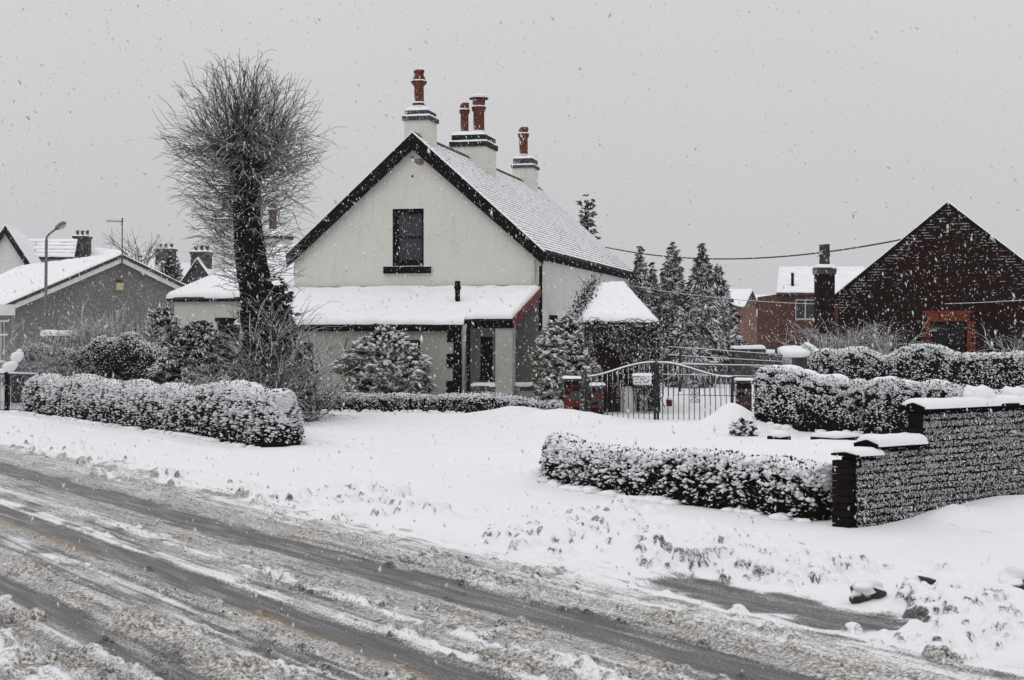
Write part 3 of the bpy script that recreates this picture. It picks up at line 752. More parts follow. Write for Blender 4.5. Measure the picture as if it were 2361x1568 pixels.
def big_clod(px, py, w, h, label, seed):
    Y = CAMH * FPX / (py - HOR); x = (px - CX) / FPX * Y
    sc = w / FPX * Y / 2; hz = h / FPX * Y / 2
    z = gz1(x, Y)
    t = thing('snow_block', label, 'snow block', (x, Y, z))
    P = np.array([(x, Y, z + hz * 0.55)])
    obj('slush_core', scatter(BIGCLODS[seed % 4], P, None, np.array([(sc, sc * 0.7, hz)])), 'dirty_clod', t, True)
    obj('snow_cap', scatter(BIGCLODS[(seed + 1) % 4], P + np.array((0, 0, hz * 0.62)), None, np.array([(sc * 1.02, sc * 0.72, hz * 0.62)])), 'snow_clump', t, True)
big_clod(1998, 1408, 74, 50, 'low snow-capped block of dirty slush beside the wet patch', 0)
big_clod(2345, 1405, 70, 74, 'dark snow-capped clod at the edge of the verge beyond the wet patch', 1)
big_clod(2120, 1395, 66, 34, 'brownish snow-covered lump on top of the ploughed heap by the wet patch', 2)

# ================================================================== THE WHITE HOUSE
H = HOUSE
WID = 7.67; LEN = 17.5; EAVE = 4.52; APEX = 7.95; MID = -WID / 2
house = thing('house', 'white rendered gabled cottage with black trim and terracotta chimney pots behind the gate', 'house', H.p(0, 0, 0))
def hu(px, v): return H.at_px(px, v)
def hz(py, u, v): return H.z_px(py, u, v)
def window(parent, fr, a, b, c, d, y, frame_w=0.05, rail=True, mat_frame='black_paint', mat_glass='window_glass', mull=0, depth=0.12, inner=None, transoms=()):
    """sash window set back in an opening: frame, panes, meeting rail"""
    w = MB()
    y0 = y + depth
    w.box(fr, a, a + frame_w, y0, y0 + 0.06, c, d); w.box(fr, b - frame_w, b, y0, y0 + 0.06, c, d)
    w.box(fr, a + frame_w, b - frame_w, y0, y0 + 0.06, c, c + frame_w * 1.3); w.box(fr, a + frame_w, b - frame_w, y0, y0 + 0.06, d - frame_w, d)
    zs = [c + frame_w * 1.3] + ([(c + d) / 2] if rail else []) + list(transoms) + [d - frame_w]
    for z in zs[1:-1]: w.box(fr, a + frame_w, b - frame_w, y0 - 0.005, y0 + 0.055, z - frame_w * 0.5, z + frame_w * 0.5)
    xs = [a + frame_w + (b - a - 2 * frame_w) * i / (mull + 1) for i in range(mull + 2)]
    for x in xs[1:-1]: w.box(fr, x - frame_w * 0.4, x + frame_w * 0.4, y0 - 0.003, y0 + 0.05, c + frame_w, d - frame_w)
    o = w.build('window', mat_frame, parent)
    for z0, z1 in zip(zs, zs[1:]):
        for x0, x1 in zip(xs, xs[1:]): bx(fr, x0, x1, y0 + 0.025, y0 + 0.035, z0, z1).build('pane', mat_glass, o)
    bx(fr, a, b, y0 + 0.10, y0 + 0.12, c, d).build('blind' if inner else 'backing', inner or 'room_dark', o)
    return o

# --- main block: gable wall with the upper window
wa, wb = hu(905, 0), hu(977, 0); wc, wd = hz(614, wa, 0), hz(482, wa, 0)
PV = -2.1
pa, pb = hu(1107, PV), hu(1136, PV); pc, pd = hz(869, pa, PV), hz(776, pa, PV)      # little window inside the porch
top = [(-WID, EAVE), (MID, APEX - 0.03), (0, EAVE)]
MB().wall(H, top, -0.2, [(wa, wb, wc, wd)], 0.0, 0.35).build('gable_wall', 'cream_render', house)
MB().wall(H, top, -0.2, [], LEN - 0.35, 0.35).build('rear_gable_wall', 'cream_render', house)
S = Frame(H.p(0, 0, 0), H.deg + 90)                 # side wall frame: x runs back along the house
MB().wall(S, [(0.35, EAVE), (LEN - 0.35, EAVE)], -0.2, [], 0.0, 0.3).build('side_wall', 'white_render', house)
SL = Frame(H.p(-WID, 0, 0), H.deg + 90)
MB().wall(SL, [(0.35, EAVE), (LEN - 0.35, EAVE)], -0.2, [], -0.3, 0.3).build('side_wall', 'cream_render', house)
# black painted surround band of the upper window and its stone sill
wo = window(house, H, wa + 0.10, wb - 0.04, wc + 0.12, wd - 0.10, 0.04, 0.055, True, 'black_paint', 'window_glass_pale', 0, 0.10, 'curtain')
sur = MB(); e = 0.02
sur.box(H, wa, wa + 0.10, 0.02, 0.30, wc, wd); sur.box(H, wb - 0.04, wb, 0.02, 0.30, wc, wd)
sur.box(H, wa + 0.10, wb - 0.04, 0.02, 0.30, wd - 0.10, wd); sur.box(H, wa + 0.10, wb - 0.04, 0.02, 0.30, wc, wc + 0.12)
sur.build('window_surround', 'black_paint', house)
sa, sb = hu(884, -0.08), hu(992, -0.08)
sill = bx(H, sa, sb, -0.10, 0.05, hz(631, sa, 0), hz(615, sa, 0)).build('window_sill', 'black_paint', house)
obj('snow', snow_slab([H.p(sa, -0.10, hz(615, sa, 0)), H.p(sb, -0.10, hz(615, sa, 0)), H.p(sb, 0.0, hz(615, sa, 0)), H.p(sa, 0.0, hz(615, sa, 0))], 0.012, 0.06, 0.4, 0.03), 'snow', sill, True)
# flaked render under the apex, a small vent hole
for (px, py, w, h, sd) in ((966, 372, 0.20, 0.13, 1), (950, 362, 0.10, 0.05, 2), (978, 364, 0.10, 0.08, 3)):
    u = hu(px, 0); z = hz(py, u, 0); rr = np.random.default_rng(sd)
    pts = [H.p(u + w * math.cos(a) * rr.uniform(0.55, 1.1), -0.004 - 0.0015 * sd, z + h * math.sin(a) * rr.uniform(0.55, 1.1)) for a in np.linspace(0, 6.283, 15)[:-1]]
    MB().poly(pts).build('bare_patch', 'peeling_patch', house)
u = hu(951, 0); MB().lathe(H.p(u, 0, 0), [(0.001, 0)], 4)
bx(H, u - 0.025, u + 0.025, -0.012, 0.0, hz(409, u, 0), hz(404, u, 0)).build('vent', 'room_dark', house)

# --- roof: slabs, slate courses with snow caught on each, bargeboards
pitch = (APEX - EAVE) / (WID / 2)
OV = 0.16                                            # verge overhang beyond the gable
def roof_z(u): return APEX + 0.10 - abs(u - MID) * pitch
eo = 0.14                                            # eaves overhang
for sgn, nm in ((1, 'roof'), (-1, 'roof')):
    ue = 0 + eo if sgn > 0 else -WID - eo
    rf = MB().slab([H.p(ue, -OV, roof_z(ue)), H.p(ue, LEN + OV, roof_z(ue)), H.p(MID, LEN + OV, roof_z(MID)), H.p(MID, -OV, roof_z(MID))], 0.10).build(nm, 'slate', house)
    # each course: a lapped band of slates with a ragged band of snow on it
    n = 34; du = (ue - MID) / n
    L = np.linspace(-OV, LEN + OV, 190)
    sv, sf, cv, cf = [], [], [], []
    r = np.random.default_rng(5 + sgn)
    for i in range(n):
        u0 = MID + du * i; u1 = MID + du * (i + 1)
        ragged = np.clip(0.77 + 0.30 * (fbm(L * 3.1, L * 0 + i * 1.7, 3, 3) - 0.5) + r.uniform(-0.07, 0.07, len(L)) + 0.14 * (fbm(L * 0.35, L * 0 + i * 0.13, 9, 2) - 0.5), 0.35, 1.0)
        ragged = np.where(r.uniform(0, 1, len(L)) < 0.03, 0.3, ragged)
        ha, hb = 0.012, 0.030
        b = len(cv)
        for l in L:                                   # slate lap
            cv.append(H.p(u0, l, roof_z(u0) + 0.004)); cv.append(H.p(u1, l, roof_z(u1) + 0.016))
        cf += [(b + 2 * k, b + 2 * k + 1, b + 2 * k + 3, b + 2 * k + 2) for k in range(len(L) - 1)]
        b = len(sv)
        for l, g in zip(L, ragged):
            um = u0 + du * g
            sv.append(H.p(u0 + du * 0.02, l, roof_z(u0) + ha)); sv.append(H.p(um - du * 0.08, l, roof_z(um) + hb)); sv.append(H.p(um, l, roof_z(um) + 0.012))
        for k in range(len(L) - 1):
            sf.append((b + 3 * k, b + 3 * k + 1, b + 3 * k + 4, b + 3 * k + 3)); sf.append((b + 3 * k + 1, b + 3 * k + 2, b + 3 * k + 5, b + 3 * k + 4))
    obj('slate_courses', (cv, cf), 'slate', rf)
    obj('snow', (sv, sf), 'snow', rf)
ridge = MB()
rz = roof_z(MID)
for k in range(36):
    y0 = -OV + (LEN + 2 * OV) * k / 36; y1 = -OV + (LEN + 2 * OV) * (k + 1) / 36 - 0.012
    ridge.prism(H, [(MID - 0.14, rz - 0.09), (MID, rz + 0.05), (MID + 0.14, rz - 0.09)], y0, y1)
ridge.build('ridge_tiles', 'stone_snowed', house)
# bargeboards: deep black boards following the gable
for sgn in (1, -1):
    ue = 0.20 if sgn > 0 else -WID - 0.20
    zt = lambda u: roof_z(u) - 0.015
    w = 0.50
    MB().prism(H, [(MID, zt(MID)), (ue, zt(ue)), (ue - sgn * 0.05, zt(ue) - w * 0.72), (MID, zt(MID) - w)] if sgn > 0 else
               [(MID, zt(MID)), (MID, zt(MID) - w), (ue - sgn * 0.05, zt(ue) - w * 0.72), (ue, zt(ue))], -OV - 0.05, -OV - 0.004).build('bargeboard', 'black_paint', house)
    obj('snow', snow_slab([H.p(ue, -OV - 0.06, zt(ue) + 0.02), H.p(ue, -OV + 0.12, zt(ue) + 0.02), H.p(MID, -OV + 0.12, zt(MID) + 0.02), H.p(MID, -OV - 0.06, zt(MID) + 0.02)], 0.035, 0.15, 0.5, 0.06, 3 + sgn, (0, 1, 0, 1)), 'snow', house, True)
# eaves gutter and downpipes on the right side
MB().tube([H.p(eo + 0.06, -0.1, roof_z(eo) - 0.12), H.p(eo + 0.06, LEN, roof_z(eo) - 0.12)], 0.06, 8).build('gutter', 'black_paint', house)
bx(S, 0, LEN, -0.06, 0.0, EAVE - 0.30, EAVE - 0.10).build('eaves_board', 'black_paint', house)
MB().tube([H.p(0.12, 0.02, roof_z(eo) - 0.15), H.p(0.05, -0.02, EAVE - 0.5), H.p(0.05, -0.03, 0.0)], 0.05, 8).build('downpipe', 'black_paint', house)
MB().tube([H.p(-0.14, -0.06, EAVE - 0.2), H.p(-0.14, -0.06, 2.8)], 0.04, 8).build('downpipe', 'grey_pvc', house)

# --- chimneys: rendered stack, two-stepped stone head, pots with collars
POT = [(0.17, 0), (0.185, 0.03), (0.185, 0.10), (0.155, 0.13), (0.17, 0.16), (0.17, 0.19), (0.135, 0.22), (0.125, 0.60), (0.15, 0.63), (0.20, 0.68), (0.20, 0.73), (0.13, 0.88), (0.125, 0.93), (0.145, 0.95), (0.145, 1.0), (0.10, 1.0), (0.10, 0.9)]
POT_SLIM = [(0.16, 0), (0.16, 0.05), (0.135, 0.08), (0.14, 0.12), (0.12, 0.16), (0.115, 0.66), (0.145, 0.70), (0.15, 0.80), (0.12, 0.84), (0.135, 0.90), (0.135, 1.0), (0.09, 1.0), (0.09, 0.9)]
def chimney(v, pxl, pxr, y_head, y_head2, y_top, pots, depth=0.75, stack='cream_render', headmat='stone_snowed', ucen=MID, parent=house, fr=H, base=None):
    ul, ur = fr.at_px(pxl, v), fr.at_px(pxr, v)
    uc = (ul + ur) / 2
    z0 = base if base is not None else roof_z(uc) - 1.2
    zh, zh2, zt = fr.z_px(y_head, uc, v), fr.z_px(y_head2, uc, v), fr.z_px(y_top, uc, v)
    c = bx(fr, ul, ur, v, v + depth, z0, zh).build('chimney', stack, parent)
    o = 0.055
    hd = MB().box(fr, ul - o, ur + o, v - o, v + depth + o, zh, zh2)
    i = 0.02; j = 0.08
    p = [fr.p(x, y, z) for z, k in ((zh2, i), (zt - 0.05, i), (zt, j)) for y in (v + k - 0.02, v + depth - k + 0.02) for x in (ul + k, ur - k)]
    hd.add(p, [(0, 1, 5, 4), (1, 3, 7, 5), (3, 2, 6, 7), (2, 0, 4, 6), (4, 5, 9, 8), (5, 7, 11, 9), (7, 6, 10, 11), (6, 4, 8, 10), (8, 9, 11, 10)])
    hd.build('chimney_head', headmat, c)
    obj('snow', join([snow_slab([fr.p(ul - o, v - o, zh2), fr.p(ur + o, v - o, zh2), fr.p(ur + o, v + 0.03, zh2), fr.p(ul - o, v + 0.03, zh2)], 0.05, 0.08, 0.3, 0.03, 4),
                      snow_slab([fr.p(ur - 0.03, v - o, zh2), fr.p(ur + o, v - o, zh2), fr.p(ur + o, v + depth + o, zh2), fr.p(ur - 0.03, v + depth + o, zh2)], 0.05, 0.08, 0.3, 0.03, 4),
                      snow_slab([fr.p(ul + 0.02, v + 0.02, zt - 0.03), fr.p(ur - 0.02, v + 0.02, zt - 0.03), fr.p(ur - 0.02, v + depth - 0.02, zt - 0.03), fr.p(ul + 0.02, v + depth - 0.02, zt - 0.03)], 0.10, 0.07, 0.3, 0.14, 5)]), 'snow', c, True)
    for (px, ytop, wpx, prof, cap) in pots:
        pu = fr.at_px(px, v + depth / 2); Yd = fr.p(pu, v + depth / 2, 0)[1]
        zt2 = fr.z_px(ytop, pu, v + depth / 2); hh = zt2 - zt + 0.02; rs = wpx / FPX * Yd / 2 / 0.20
        q = MB().lathe(fr.p(pu, v + depth / 2, zt - 0.02), [(r * rs, z * hh) for r, z in prof], 18).build('chimney_pot', 'pot_snowed', c, True)
        ledges = [(prof[i][0], prof[i][1]) for i in range(1, len(prof) - 2) if prof[i + 1][0] < prof[i][0] - 0.012][:3]
        for (lr, lz) in ledges:                        # dark collar with a ring of snow on its ledge
            cz = zt - 0.02 + lz * hh
            MB().lathe(fr.p(pu, v + depth / 2, cz - 0.045), [(lr * rs + 0.004, 0), (lr * rs + 0.009, 0.012), (lr * rs + 0.009, 0.036), (lr * rs + 0.002, 0.045)], 18).build('collar', 'black_snowed', c, True)
            MB().lathe(fr.p(pu, v + depth / 2, cz), [(lr * rs + 0.008, -0.004), (lr * rs + 0.010, 0.012), (lr * rs * 0.93, 0.034), (lr * rs * 0.80, 0.045)], 18).build('snow', 'snow', c, True)
        if cap:
            MB().lathe(fr.p(pu, v + depth / 2, zt2 + 0.0), [(0.15 * rs, 0.0), (0.205 * rs, 0.02), (0.205 * rs, 0.05), (0.14 * rs, 0.10), (0.02, 0.12)], 18).build('chimney_cowl', 'black_snowed', c, True)
            obj('snow', scatter(ICO1, np.array([fr.p(pu, v + depth / 2, zt2 + 0.11)]), None, np.array([(0.19 * rs, 0.19 * rs, 0.08)])), 'snow', c, True)
        else:
            obj('snow', scatter(ICO1, np.array([fr.p(pu, v + depth / 2, zt2)]), None, np.array([(0.11 * rs, 0.11 * rs, 0.04)])), 'snow', c, True)
    return c
chimney(0.40, 932, 988, 277, 267, 250, [(966, 162, 35, POT, False)], 0.9)
chimney(6.0, 1040, 1120, 338, 326, 307, [(1071, 238, 32, POT_SLIM, False), (1104, 230, 44, POT_SLIM, True)], 1.45, headmat='black_snowed')
chimney(14.0, 1182, 1228, 387, 380, 362, [(1207, 294, 34, POT_SLIM, False)], 1.0)

# --- front lean-to: room with quoins, roof with thick snow, and the open porch at its right end
PD = 3.43                                            # depth of the lean-to
LTOP = 3.39
u_q = hu(1062, -PD)                                  # right end of the room
u_l = hu(560, -PD)                                   # left end, behind the tree
l_eave = hz(747, u_q, -PD)
p_eave = 2.46
w1 = (hu(655, -PD), hu(722, -PD), hz(868, hu(690, -PD), -PD), hz(790, hu(690, -PD), -PD))
w2 = (hu(893, -PD), hu(969, -PD), hz(868, hu(930, -PD), -PD), hz(784, hu(930, -PD), -PD))
MB().wall(H, [(u_l, l_eave - 0.02), (u_q, l_eave - 0.02)], -0.2, [w1, w2], -PD, 0.3).build('lean_to_wall', 'grey_render', house)
E = Frame(H.p(u_q, -PD, 0), H.deg + 90)
MB().wall(E, [(0.3, l_eave - 0.02), (PD, LTOP - 0.1)], -0.2, [], 0.0, 0.25).build('lean_to_wall', 'grey_render', house)
E2 = Frame(H.p(u_l, -PD, 0), H.deg + 90)
MB().wall(E2, [(0.3, l_eave - 0.02), (PD, LTOP - 0.1)], -0.2, [], -0.25, 0.25).build('lean_to_wall', 'grey_render', house)
for w in (w1, w2):
    window(house, H, w[0], w[1], w[2], w[3], -PD, 0.06, True, 'black_paint', 'window_glass', 1, 0.14)
    s = bx(H, w[0] - 0.12, w[1] + 0.12, -PD - 0.09, -PD + 0.05, w[2] - 0.16, w[2]).build('window_sill', 'black_paint', house)
    obj('snow', snow_slab([H.p(w[0] - 0.12, -PD - 0.09, w[2]), H.p(w[1] + 0.12, -PD - 0.09, w[2]), H.p(w[1] + 0.12, -PD + 0.04, w[2]), H.p(w[0] - 0.12, -PD + 0.04, w[2])], 0.03, 0.06, 0.4, 0.04), 'snow', s, True)
# black quoins, one long one short
zq = l_eave - 0.10; qi = 0
for (y0, y1, px) in ((755, 789, 1031), (789, 815, 1046), (815, 848, 1030), (848, 878, 1045), (878, 914, 1029), (914, 945, 1044)):
    ua = hu(px, -PD); za, zb = hz(y1, ua, -PD), hz(y0, ua, -PD)
    bx(H, ua, u_q + 0.03, -PD - 0.03, -PD + 0.2, za + 0.003, zb - 0.003).build('quoin', 'black_paint', house)
# eaves board and gutter of the room
MB().box(H, u_l - 0.1, u_q + 0.06, -PD - 0.16, -PD - 0.005, l_eave - 0.20, l_eave + 0.02).build('eaves_board', 'black_paint', house)
MB().tube([H.p(u_l - 0.1, -PD - 0.22, l_eave - 0.02), H.p(u_q + 0.10, -PD - 0.22, l_eave - 0.02)], 0.06, 8).build('gutter', 'black_snowed', house)
# downpipes beside the quoins: one grey, one black
up = hu(1069, -PD - 0.1); MB().tube([H.p(up + 0.06, -PD - 0.22, l_eave - 0.02), H.p(up, -PD - 0.10, l_eave - 0.25), H.p(up, -PD - 0.10, 0.0)], 0.07, 8).build('downpipe', 'grey_pvc', house, True)
up = hu(1079, -PD - 0.1); MB().tube([H.p(up, -PD - 0.06, l_eave + 0.1), H.p(up, -PD - 0.06, 0.0)], 0.055, 8).build('downpipe', 'black_paint', house, True)
# roof slab: room part (lower eave) + porch part
u_s = hu(1076, -PD)
u_r = 0.04
def lean(u0, u1, yf, ze, nm):
    q = [H.p(u0, yf, ze), H.p(u1, yf, ze), H.p(u1, -0.01, LTOP), H.p(u0, -0.01, LTOP)]
    return MB().slab(q, 0.07).build(nm, 'slate', house), q
rfA, qA = lean(u_l - 0.15, u_s, -PD - 0.24, l_eave + 0.03, 'lean_to_roof')
rfB, qB = lean(u_s + 0.002, u_r, -PD - 0.06, p_eave + 0.03, 'lean_to_roof')
lift = np.array((0, 0, 0.004))
def short(q, f0, f1):                                # part of a sloping quad between two fractions from eave to top
    A, B, C, D = [np.array(c) for c in q]
    return [A + (D - A) * f0 + lift, B + (C - B) * f0 + lift, B + (C - B) * f1 + lift, A + (D - A) * f1 + lift]
obj('snow', snow_slab(short(qA, -0.015, 0.985), 0.12, 0.09, 0.38, 0.16, 2, (1, 0, 1, 1), 0.06), 'snow', rfA, True)
obj('snow', snow_slab(short(qB, -0.015, 0.985), 0.12, 0.08, 0.38, 0.16, 3, (1, 1, 1, 0), 0.05), 'snow', rfB, True)
bx(H, -WID, 0.02, -0.05, -0.004, LTOP - 0.02, LTOP + 0.075).build('flashing', 'black_paint', house)
# porch: beam, corner pillar, dwarf walls with snow-topped copings, red bargeboard
bx(H, u_s + 0.05, u_r - 0.02, -PD - 0.02, -PD + 0.16, p_eave - 0.26, p_eave - 0.05).build('porch_beam', 'black_paint', house)
ba, bb = hu(1142, -PD), hu(1181, -PD)
bx(H, ba, bb, -PD + 0.02, -PD + 0.38, -0.2, p_eave - 0.08).build('porch_pillar', 'grey_render', house)
zc = hz(890, ba, -PD); zb2 = hz(902, ba, -PD)
for a, b in ((hu(1084, -PD), ba), ):
    bx(H, a, b - 0.003, -PD + 0.06, -PD + 0.30, -0.2, zb2).build('dwarf_wall', 'grey_render', house)
    c = bx(H, a, b - 0.003, -PD + 0.00, -PD + 0.36, zb2, zc).build('coping', 'stone_snowed', house)
    obj('snow', snow_slab([H.p(a, -PD, zc), H.p(b, -PD, zc), H.p(b, -PD + 0.36, zc), H.p(a, -PD + 0.36, zc)], 0.09, 0.06, 0.3, 0.07, 7), 'snow', c, True)
Sd = Frame(H.p(bb, -PD, 0), H.deg + 62)               # side dwarf wall running back to the house corner
ln = 3.3
MB().box(Sd, 0.3, ln, -0.02, 0.22, -0.2, zb2).build('dwarf_wall', 'grey_render', house)
c = MB().box(Sd, 0.22, ln, -0.08, 0.28, zb2, zc).build('coping', 'stone_snowed', house)
obj('snow', snow_slab([Sd.p(0.22, -0.08, zc), Sd.p(ln, -0.08, zc), Sd.p(ln, 0.28, zc), Sd.p(0.22, 0.28, zc)], 0.09, 0.06, 0.3, 0.07, 8), 'snow', c, True)
bg = MB(); th = 0.24
q0, q1 = H.p(u_r, -PD - 0.06, p_eave + 0.03), H.p(u_r, -0.02, LTOP)
ex = H.ex * 0.035
for A, B in ((q0, q1),):
    dn = np.array((0, 0, -th)); p = [A, B, B + dn, A + dn]; bg.add(p + [x + ex for x in p], [(0, 1, 2, 3), (7, 6, 5, 4), (0, 4, 5, 1), (1, 5, 6, 2), (2, 6, 7, 3), (3, 7, 4, 0)])
bg.build('bargeboard', 'red_paint', house)
MB().wall(H, [(u_q + 0.002, 2.62), (hu(1158, PV), 2.62)], -0.2, [(pa, pb, pc, pd)], PV, 0.22).build('porch_inner_wall', 'grey_render', house)
window(house, H, pa + 0.002, pb - 0.002, pc + 0.002, pd - 0.002, PV, 0.05, True, 'black_paint', 'window_glass', 0, 0.06)
bx(H, pa - 0.03, pb + 0.08, PV - 0.06, PV - 0.003, pc - 0.10, pc).build('window_sill', 'black_paint', house)
bx(H, hu(1150, -0.05), -0.004, -0.06, -0.004, -0.2, LTOP - 0.12).build('porch_shade_panel', 'shade_render', house)  # thin darker panel over the gable wall: porch shade put into its colour
# flue pipe standing on the lean-to roof
fu = hu(1055, -1.9); fz = hz(708, fu, -1.9)
fl = MB().lathe(H.p(fu, -1.9, fz - 0.3), [(0.075, 0), (0.075, hz(668, fu, -1.9) - fz + 0.3), (0.10, hz(667, fu, -1.9) - fz + 0.3), (0.10, hz(660, fu, -1.9) - fz + 0.3), (0.078, hz(659, fu, -1.9) - fz + 0.3), (0.078, hz(648, fu, -1.9) - fz + 0.3), (0.06, hz(648, fu, -1.9) - fz + 0.3)], 14).build('flue_pipe', 'black_paint', house, True)
MB().lathe(H.p(fu, -1.9, fz - 0.12), [(0.19, 0.0), (0.19, 0.10), (0.09, 0.16), (0.07, 0.16)], 14).build('flashing', 'black_snowed', house, True)

# --- left wing with its own hipped roof and chimneys
v0 = 0.5; ua, ub = hu(402, v0), -WID - 0.002
we = hz(690, ua, v0)
wd0 = 5.5
bwin = (hu(500, v0), hu(552, v0), hz(800, hu(520, v0), v0), hz(741, hu(520, v0), v0))
MB().wall(H, [(ua, we), (ub, we)], -0.2, [bwin], v0, 0.3).build('wing_wall', 'cream_render', house)
window(house, H, bwin[0], bwin[1], bwin[2], bwin[3], v0, 0.06, True, 'black_paint', 'window_glass', 0, 0.12)
bx(H, bwin[0] - 0.05, ub, v0 - 0.04, v0 - 0.003, hz(741, ua, v0), hz(733, ua, v0)).build('lintel', 'black_paint', house)
WL = Frame(H.p(ua, v0, 0), H.deg + 90)
MB().wall(WL, [(0.3, we), (wd0, we)], -0.2, [], -0.3, 0.3).build('wing_wall', 'cream_render', house)
bx(H, ua - 0.14, ub, v0 - 0.14, v0 - 0.003, we - 0.08, we + 0.04).build('eaves_board', 'black_paint', house)
zr = we + 1.75; o = 0.18
A, B = H.p(ua - o, v0 - o, we + 0.05), H.p(ub, v0 - o, we + 0.05)
C, D = H.p(ub, v0 + 2.9, zr), H.p(ua + 2.4, v0 + 2.9, zr)
A2, D2 = H.p(ua - o, v0 + wd0 + o, we + 0.05), H.p(ua + 2.4, v0 + 2.9, zr)
wr = MB().slab([A, B, C, D], 0.08).slab([A2, A, D, D + np.array((0.001, 0, 0))], 0.08).build('wing_roof', 'slate', house)
obj('snow', snow_slab([A + lift, B + lift, C + lift, D + lift], 0.11, 0.12, 0.3, 0.15, 11, (1, 0, 0, 0), 0.05), 'snow', wr, True)
obj('snow', snow_slab([A2 + lift, A + lift, D + lift, D + lift + np.array((0.002, 0, 0))], 0.11, 0.12, 0.3, 0.15, 12, (1, 0, 0, 0), 0.05), 'snow', wr, True)
chimney(5.2, 492, 545, 512, 504, 494, [(522, 430, 34, POT_SLIM, False)], 1.0, base=3.0, headmat='stone_snowed')
chimney(11.0, 604, 650, 550, 543, 536, [(629, 470, 30, POT_SLIM, False)], 1.0, base=3.0, headmat='black_snowed')

# --- outbuilding by the gate: snow-laden hipped roof hung with creeper, dark red boarding, white round pillar
k0, k1 = -5.2, -1.6
def sp(px, k, z):
    b = S.o + S.ex * k; y = ((px - CX) / FPX * b[1] - b[0]) / (S.ey[0] - (px - CX) / FPX * S.ey[1]); return S.p(k, y, z)
def spz(py, k): return CAMH + (HOR - py) / FPX * sp(1430, k, 0)[1]
shed = thing('outbuilding', 'small creeper-hung outbuilding with a snow-laden hipped roof and dark red boards behind the gate', 'outbuilding', sp(1430, k0, 0))
ez, rz2 = spz(744, k0), spz(660, k1)
A, B = sp(1328, k0, ez), sp(1521, k0, ez)
D, C = sp(1376, k1, rz2), sp(1440, k1, rz2)
Ab, Bf = sp(1345, k1 + 3.4, ez), sp(1530, k1 + 3.4, ez)
pr = MB().slab([A, B, C, D], 0.12).slab([B, Bf, C, C + np.array((0, 0.001, 0))], 0.12).slab([Ab, A, D, D + np.array((0, 0.001, 0))], 0.12).build('roof', 'slate', shed)
obj('snow', snow_slab([A + lift, B + lift, C + lift, D + lift], 0.17, 0.10, 0.4, 0.30, 15, (1, 1, 1, 1), 0.07), 'snow', pr, True)
def panel(px0, px1, k, z0, z1, mat, nm, th=0.05):
    p0, p1 = sp(px0, k, z0), sp(px1, k, z0); y = H.ey * th; z = np.array((0, 0, z1 - z0)); pts = [p0, p1, p1 + z, p0 + z]
    return MB().add(pts + [x + y for x in pts], [(0, 1, 2, 3), (7, 6, 5, 4), (0, 4, 5, 1), (1, 5, 6, 2), (2, 6, 7, 3), (3, 7, 4, 0)]).build(nm, mat, shed)
for i in range(9):
    panel(1364 + 8.2 * i, 1364 + 8.2 * i + 7.7, k0 + 0.35, -0.1, ez - 0.05, 'dark_red_timber', 'board')
panel(1350, 1522, k0 + 0.9, -0.1, ez, 'black_paint', 'wall')  # black sheet added behind the boards, standing in for the recess's deep shade
for px, w, m_ in ((1361, 0.07, 'black_paint'), (1479, 0.035, 'grey_pvc'), (1490, 0.03, 'grey_pvc'), (1515, 0.06, 'black_paint')):
    c = sp(px, k0 + 0.2, 0); MB().box(Frame((c[0], c[1], 0), H.deg), -w, w, -w, w, -0.1, ez - 0.05).build('post', m_, shed)
c = sp(1449, k0 + 0.1, 0)
MB().lathe((c[0], c[1], -0.1), [(0.21, 0), (0.21, spz(900, k0)), (0.17, spz(893, k0) + 0.1), (0.02, spz(890, k0) + 0.1)], 18).build('pillar', 'white_render', shed, True)
u = sp(1283, 1.6, 0)
bx(S, 1.4, 1.9, -0.16, -0.003, S.z_px(745, 1.6, 0), S.z_px(727, 1.6, 0)).build('vent_box', 'black_paint', house)

# ================================================================== FRONT WALL OF BRICKS (right)
WF = Frame((3.62, 15.5, 0), 34.5)                    # x along the wall away from the road, y = wall thickness (to the left)
TH = 0.225
gw = thing('garden_wall', 'stepped brown brick garden wall plastered with snow beside the low hedge', 'wall', (3.62, 15.5, 0))
Z1, Z2, Z3 = 0.785, 0.86, 1.235
SEG = [(0.0, 0.30, Z1), (0.30, 1.06, Z2), (1.06, 6.2, Z3)]
core = MB()
for a, b, z in SEG: core.box(WF, a + 0.006, b - (0.0 if b > 5 else -0.006), 0.012, TH - 0.012, -0.3, z - 0.012)
core.build('mortar', 'mortar_dark', gw)
def brick_mesh(name, l, w, h, mat, rs):
    rr = np.random.default_rng(rs); c = 0.006
    pts = []
    for z, k in ((0, c), (c, 0), (h - c, 0), (h, c)):
        for x, y in ((k, k), (l - k, k), (l - k, w - k), (k, w - k)): pts.append((x + rr.uniform(-.002, .002), y + rr.uniform(-.002, .002), z + rr.uniform(-.0015, .0015)))
    f = [(3, 2, 1, 0), (12, 13, 14, 15)]
    for i in range(3):
        for k in range(4): f.append((4 * i + k, 4 * i + (k + 1) % 4, 4 * i + 4 + (k + 1) % 4, 4 * i + 4 + k))
    return fast_mesh(name, pts, f, mat)
CO = 0.075
stretch = [brick_mesh('brick', 0.215, 0.102, 0.065, 'brick_brown', i) for i in range(5)]
header = [brick_mesh('brick', 0.102, 0.215, 0.065, 'brick_dark_end', i + 9) for i in range(3)]
rr = random.Random(3); nb = 0
